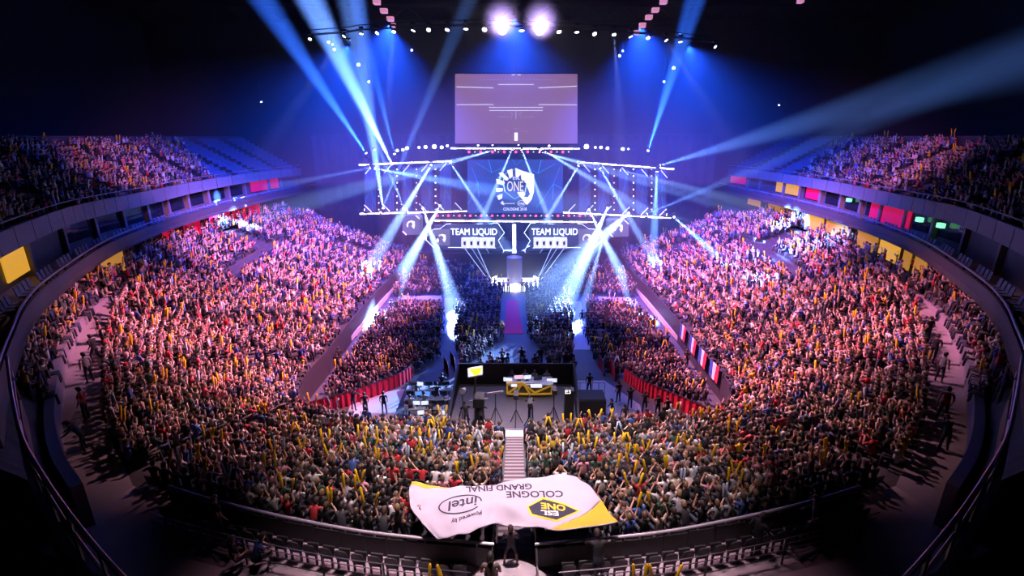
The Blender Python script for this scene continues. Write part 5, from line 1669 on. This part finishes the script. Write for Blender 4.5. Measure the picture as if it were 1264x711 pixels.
# (x, y, depth of the lamp) -> (x, y, depth of a point on the beam), cone, kilowatts, colour
BEAMS = [
    (473, 257, 65.5, 440, 40, 60, 9, 620, BLUE), (484, 203, 65.5, 408, 50, 60, 11, 900, BLUE), (457, 207, 65.5, 330, 232, 63, 6, 150, BLUE), (463, 208, 65.5, 560, 226, 62, 8, 300, BLUE),
    (450, 259, 65.5, 300, 255, 63, 2.8, 45, ICE), (532, 204, 66.5, 452, 338, 58, 6.5, 560, ICE), (556, 201, 67, 614, 288, 65.5, 5, 420, ICE), (632, 185, 68, 590, 282, 65.5, 5, 420, ICE),
    (611, 185, 68, 470, 224, 64, 5, 420, ICE), (543, 254, 66.5, 470, 385, 50, 7, 460, ICE), (522, 257, 66.5, 568, 398, 49, 5.5, 330, ICE), (497, 258, 66, 610, 263, 66, 5, 260, ICE),
    (714, 205, 67, 664, 288, 65.5, 5, 420, ICE), (644, 185, 68, 682, 282, 65.5, 5, 420, ICE), (741, 208, 66.5, 776, 268, 63, 5, 420, ICE), (666, 187, 68, 800, 224, 64, 5, 420, ICE),
    (766, 210, 66, 900, 245, 63, 5, 110, ICE), (811, 212, 65.5, 808, 276, 63, 10, 320, BLUE), (799, 264, 65.5, 900, 222, 63, 7, 150, BLUE), (823, 265, 65.5, 975, 308, 58, 3.4, 110, ICE),
    (750, 257, 66.5, 690, 390, 50, 7, 460, ICE), (727, 259, 66.5, 792, 388, 50, 5.5, 360, ICE), (776, 263, 66, 752, 285, 60, 9, 130, ICE), (815, 204, 65.5, 945, 166, 63, 12, 150, BLUE),
    (540, 297, 64, 558, 392, 48, 4, 110, ICE), (745, 293, 64, 713, 402, 47, 4, 110, ICE), (500, 258, 66, 470, 190, 63, 6, 260, BLUE), (487, 190, 68, 462, 90, 62, 7, 200, DEEP), (800, 186, 68, 830, 90, 60, 8, 300, DEEP),
    (668, 184, 68, 720, 215, 62, 4, 260, ICE), (452, 189, 66, 372, 70, 60, 10, 420, DEEP), (470, 262, 66, 500, 190, 64, 5, 240, BLUE), (832, 268, 66, 868, 300, 58, 6, 300, BLUE)]
def rig_of(x, y):
    if y < 195: return 'truss under the hanging screen'
    sd = 'left' if x < 635 else 'right'
    return ('upper %s wing truss' if y < 230 else 'lower %s wing truss' if y < 275 else 'front of the %s booth') % sd


RANK = {}
for bm_ in sorted(BEAMS):
    RANK[bm_] = len([1 for q_ in RANK if rig_of(q_[0], q_[1]) == rig_of(bm_[0], bm_[1])])
for i, (x0, y0, Y0, x1, y1, Y1, deg, kw, col) in enumerate(BEAMS):
    moving_head(Wy(x0, y0, Y0 - .7), Wy(x1, y1, Y1), 'moving head on the %s, %s from the left, beam %s' % (rig_of(x0, y0), ORD[RANK[BEAMS[i]]], ('down' if y1 > y0 else 'up') + ('-left' if x1 < x0 else '-right')),
                'moving heads on the stage rig', kw * KW * BEAM_GAIN * 2.5 * (.95 if col is ICE else 1), col, deg * (1.4 if col is ICE and deg > 3.5 else 1), r=.15, blend=1.0, hang=1 if y1 > y0 else -1)

# lamps of the curved roof truss
ROOF = [(382.6, 48.4), (424.5, 45), (446, 42), (465.4, 41), (486, 39.5), (510, 38), (529, 37), (552, 37), (575, 36), (598, 36.6), (620, 37), (644, 38), (666, 38), (690, 39.5), (712, 40), (734, 42), (758, 43),
        (778.6, 45.5), (800, 47), (822.5, 50), (840, 52), (883, 58)]
YR = 56
tr = tag(empty('roof_truss', Wy(634, 33, YR)), 'long curved lighting truss under the roof above the hanging screen', 'truss')
rp = resample([Wy(x, y - 6, YR + .4) for x, y in ROOF], 60)
for off in ((0, 0, 0), (0, .5, 0), (0, .25, .45)):
    MB().tube([tuple(p + np.array(off)) for p in rp], .05, 5).build('chord', M_DARK, tr)
m = MB()
for k in range(59):
    o1, o2 = (np.array((0, 0, 0)), np.array((0, .25, .45))) if k % 2 else (np.array((0, .25, .45)), np.array((0, .5, 0)))
    m.bar(rp[k] + o1, rp[k + 1] + o2, .03)
m.build('bracing', M_DARK, tr)
for i, (x, y) in enumerate(ROOF):
    p = Wy(x, y, YR); hot = i in (10, 12); edge = abs(x - 634) / 250
    if hot:
        tgt = Vector((p.x * .5, 5, 26.0))
        moving_head(p, tgt, 'blazing spot lamp on the curved roof truss, %s of the two brightest' % ('left' if i == 10 else 'right'), 'lamps on the roof truss', 40 * KW * BEAM_GAIN, (.55, .38, 1.0), 30, E_HOT, .42, 1.0)
    else:
        dx = (x - 634) / 250
        tgt = Vector((p.x * (1.35 if i % 2 else .8) + dx * 6, 44 + (i % 3) * 5, 12))
        moving_head(p, tgt, 'small bright lamp on the curved roof truss, %s from its left end' % ORD[i], 'lamps on the roof truss', (45 if i % 3 == 1 and abs(x - 634) > 90 else 0) * KW * BEAM_GAIN * (1 - .55 * edge), (.22, .30, 1.0), 9, E_WHITE, .26 - .10 * edge, .9)
for i, (x, y, r_) in enumerate(sorted(((405, 52, .12), (410, 55, .10), (412, 61, .12), (442, 80, .16), (455, 101, .12), (508, 62, .12), (765, 69, .14), (769, 63, .10), (832, 84, .16), (820, 101, .12), (962, 130, .08), (322, 126, .08)))):
    p = Wy(x, y, 60)
    e = tag(empty('hung_lamp', p), 'single small lamp hanging in the dark under the roof, %s from the left' % ORD[i], 'lamp', 'single lamps under the roof')
    MB().tube([p, p + Vector((0, .2, .05))], r_, 8).build('lens', E_TUBE, e)
    MB().bar(p + Vector((0, .1, .1)), p + Vector((0, .1, 3)), .04).build('hanger', M_DARK, e)
for i, (x, y, w) in enumerate(sorted(((464, 2, 8), (473, 13, 8), (481, 23, 7.5), (485, 31, 4), (820, 2, 8), (810, 12, 8), (802, 21, 7.5), (794, 31, 7), (787, 40, 6), (990, 1, 6)))):  # their lit look is put in as pink emission
    p, q = Wy(x - w / 2, y, 50 + 2 * (i % 5)), Wy(x + w / 2, y, 50 + 2 * (i % 5))
    tag(MB().box((p.x, p.y, p.z - .15), (q.x, p.y + .6, p.z + .15)).box((p.x - .03, p.y + .05, p.z + .15), (q.x + .03, p.y + .55, p.z + .22)).build('roof_glow_panel', E_PINKP), 'small pink light panel under the roof, %s from the left' % ORD[i], 'light panel', 'pink panels under the roof')
# broad blue wash lamps, added to fill the haze between roof and stage
for i, (x, y, tx, ty, kw) in enumerate(((480, 34, 470, 210, 330), (790, 36, 800, 210, 330), (635, 26, 635, 200, 300), (430, 60, 390, 200, 220), (850, 60, 880, 200, 220))):
    moving_head(Wy(x, y - 4, YR + 3 if i != 2 else 68), Wy(tx, ty, 62 if i != 2 else 69), 'dark-lensed blue wash lamp behind the curved roof truss, %s from the left' % ORD[(1, 3, 2, 0, 4)[i]], 'blue wash lamps', kw * KW * BEAM_GAIN * .11, (.012, .075, 1.0), 125, M_GLASS, .2, 1.0)

# ------------------------------------------------------------------ haze
hz = bpy.data.materials.new('stage_haze'); hz.use_nodes = True; hz.cycles.volume_sampling = 'EQUIANGULAR'; nt = hz.node_tree; nt.nodes.clear()
out = nt.nodes.new('ShaderNodeOutputMaterial'); vs = nt.nodes.new('ShaderNodeVolumeScatter')
vs.inputs['Density'].default_value = HAZE; vs.inputs['Color'].default_value = (1, 1, 1, 1); vs.inputs['Anisotropy'].default_value = .4
nt.links.new(vs.outputs[0], out.inputs['Volume'])
for lo, hi, what in (((-61, 48.5, 14.01), (61, 74.5, 36.8), 'thin bluish stage haze filling the air under the roof'), ((-32, 55.01, .06), (32, 74.5, 14), 'thin bluish stage haze around the stage and its trusses'),
                     ((-13, 45, .06), (13, 55, 14), 'thin bluish stage haze over the floor seats')):
    tag(MB().box(lo, hi).build('haze', hz), what, 'haze', kind='stuff')
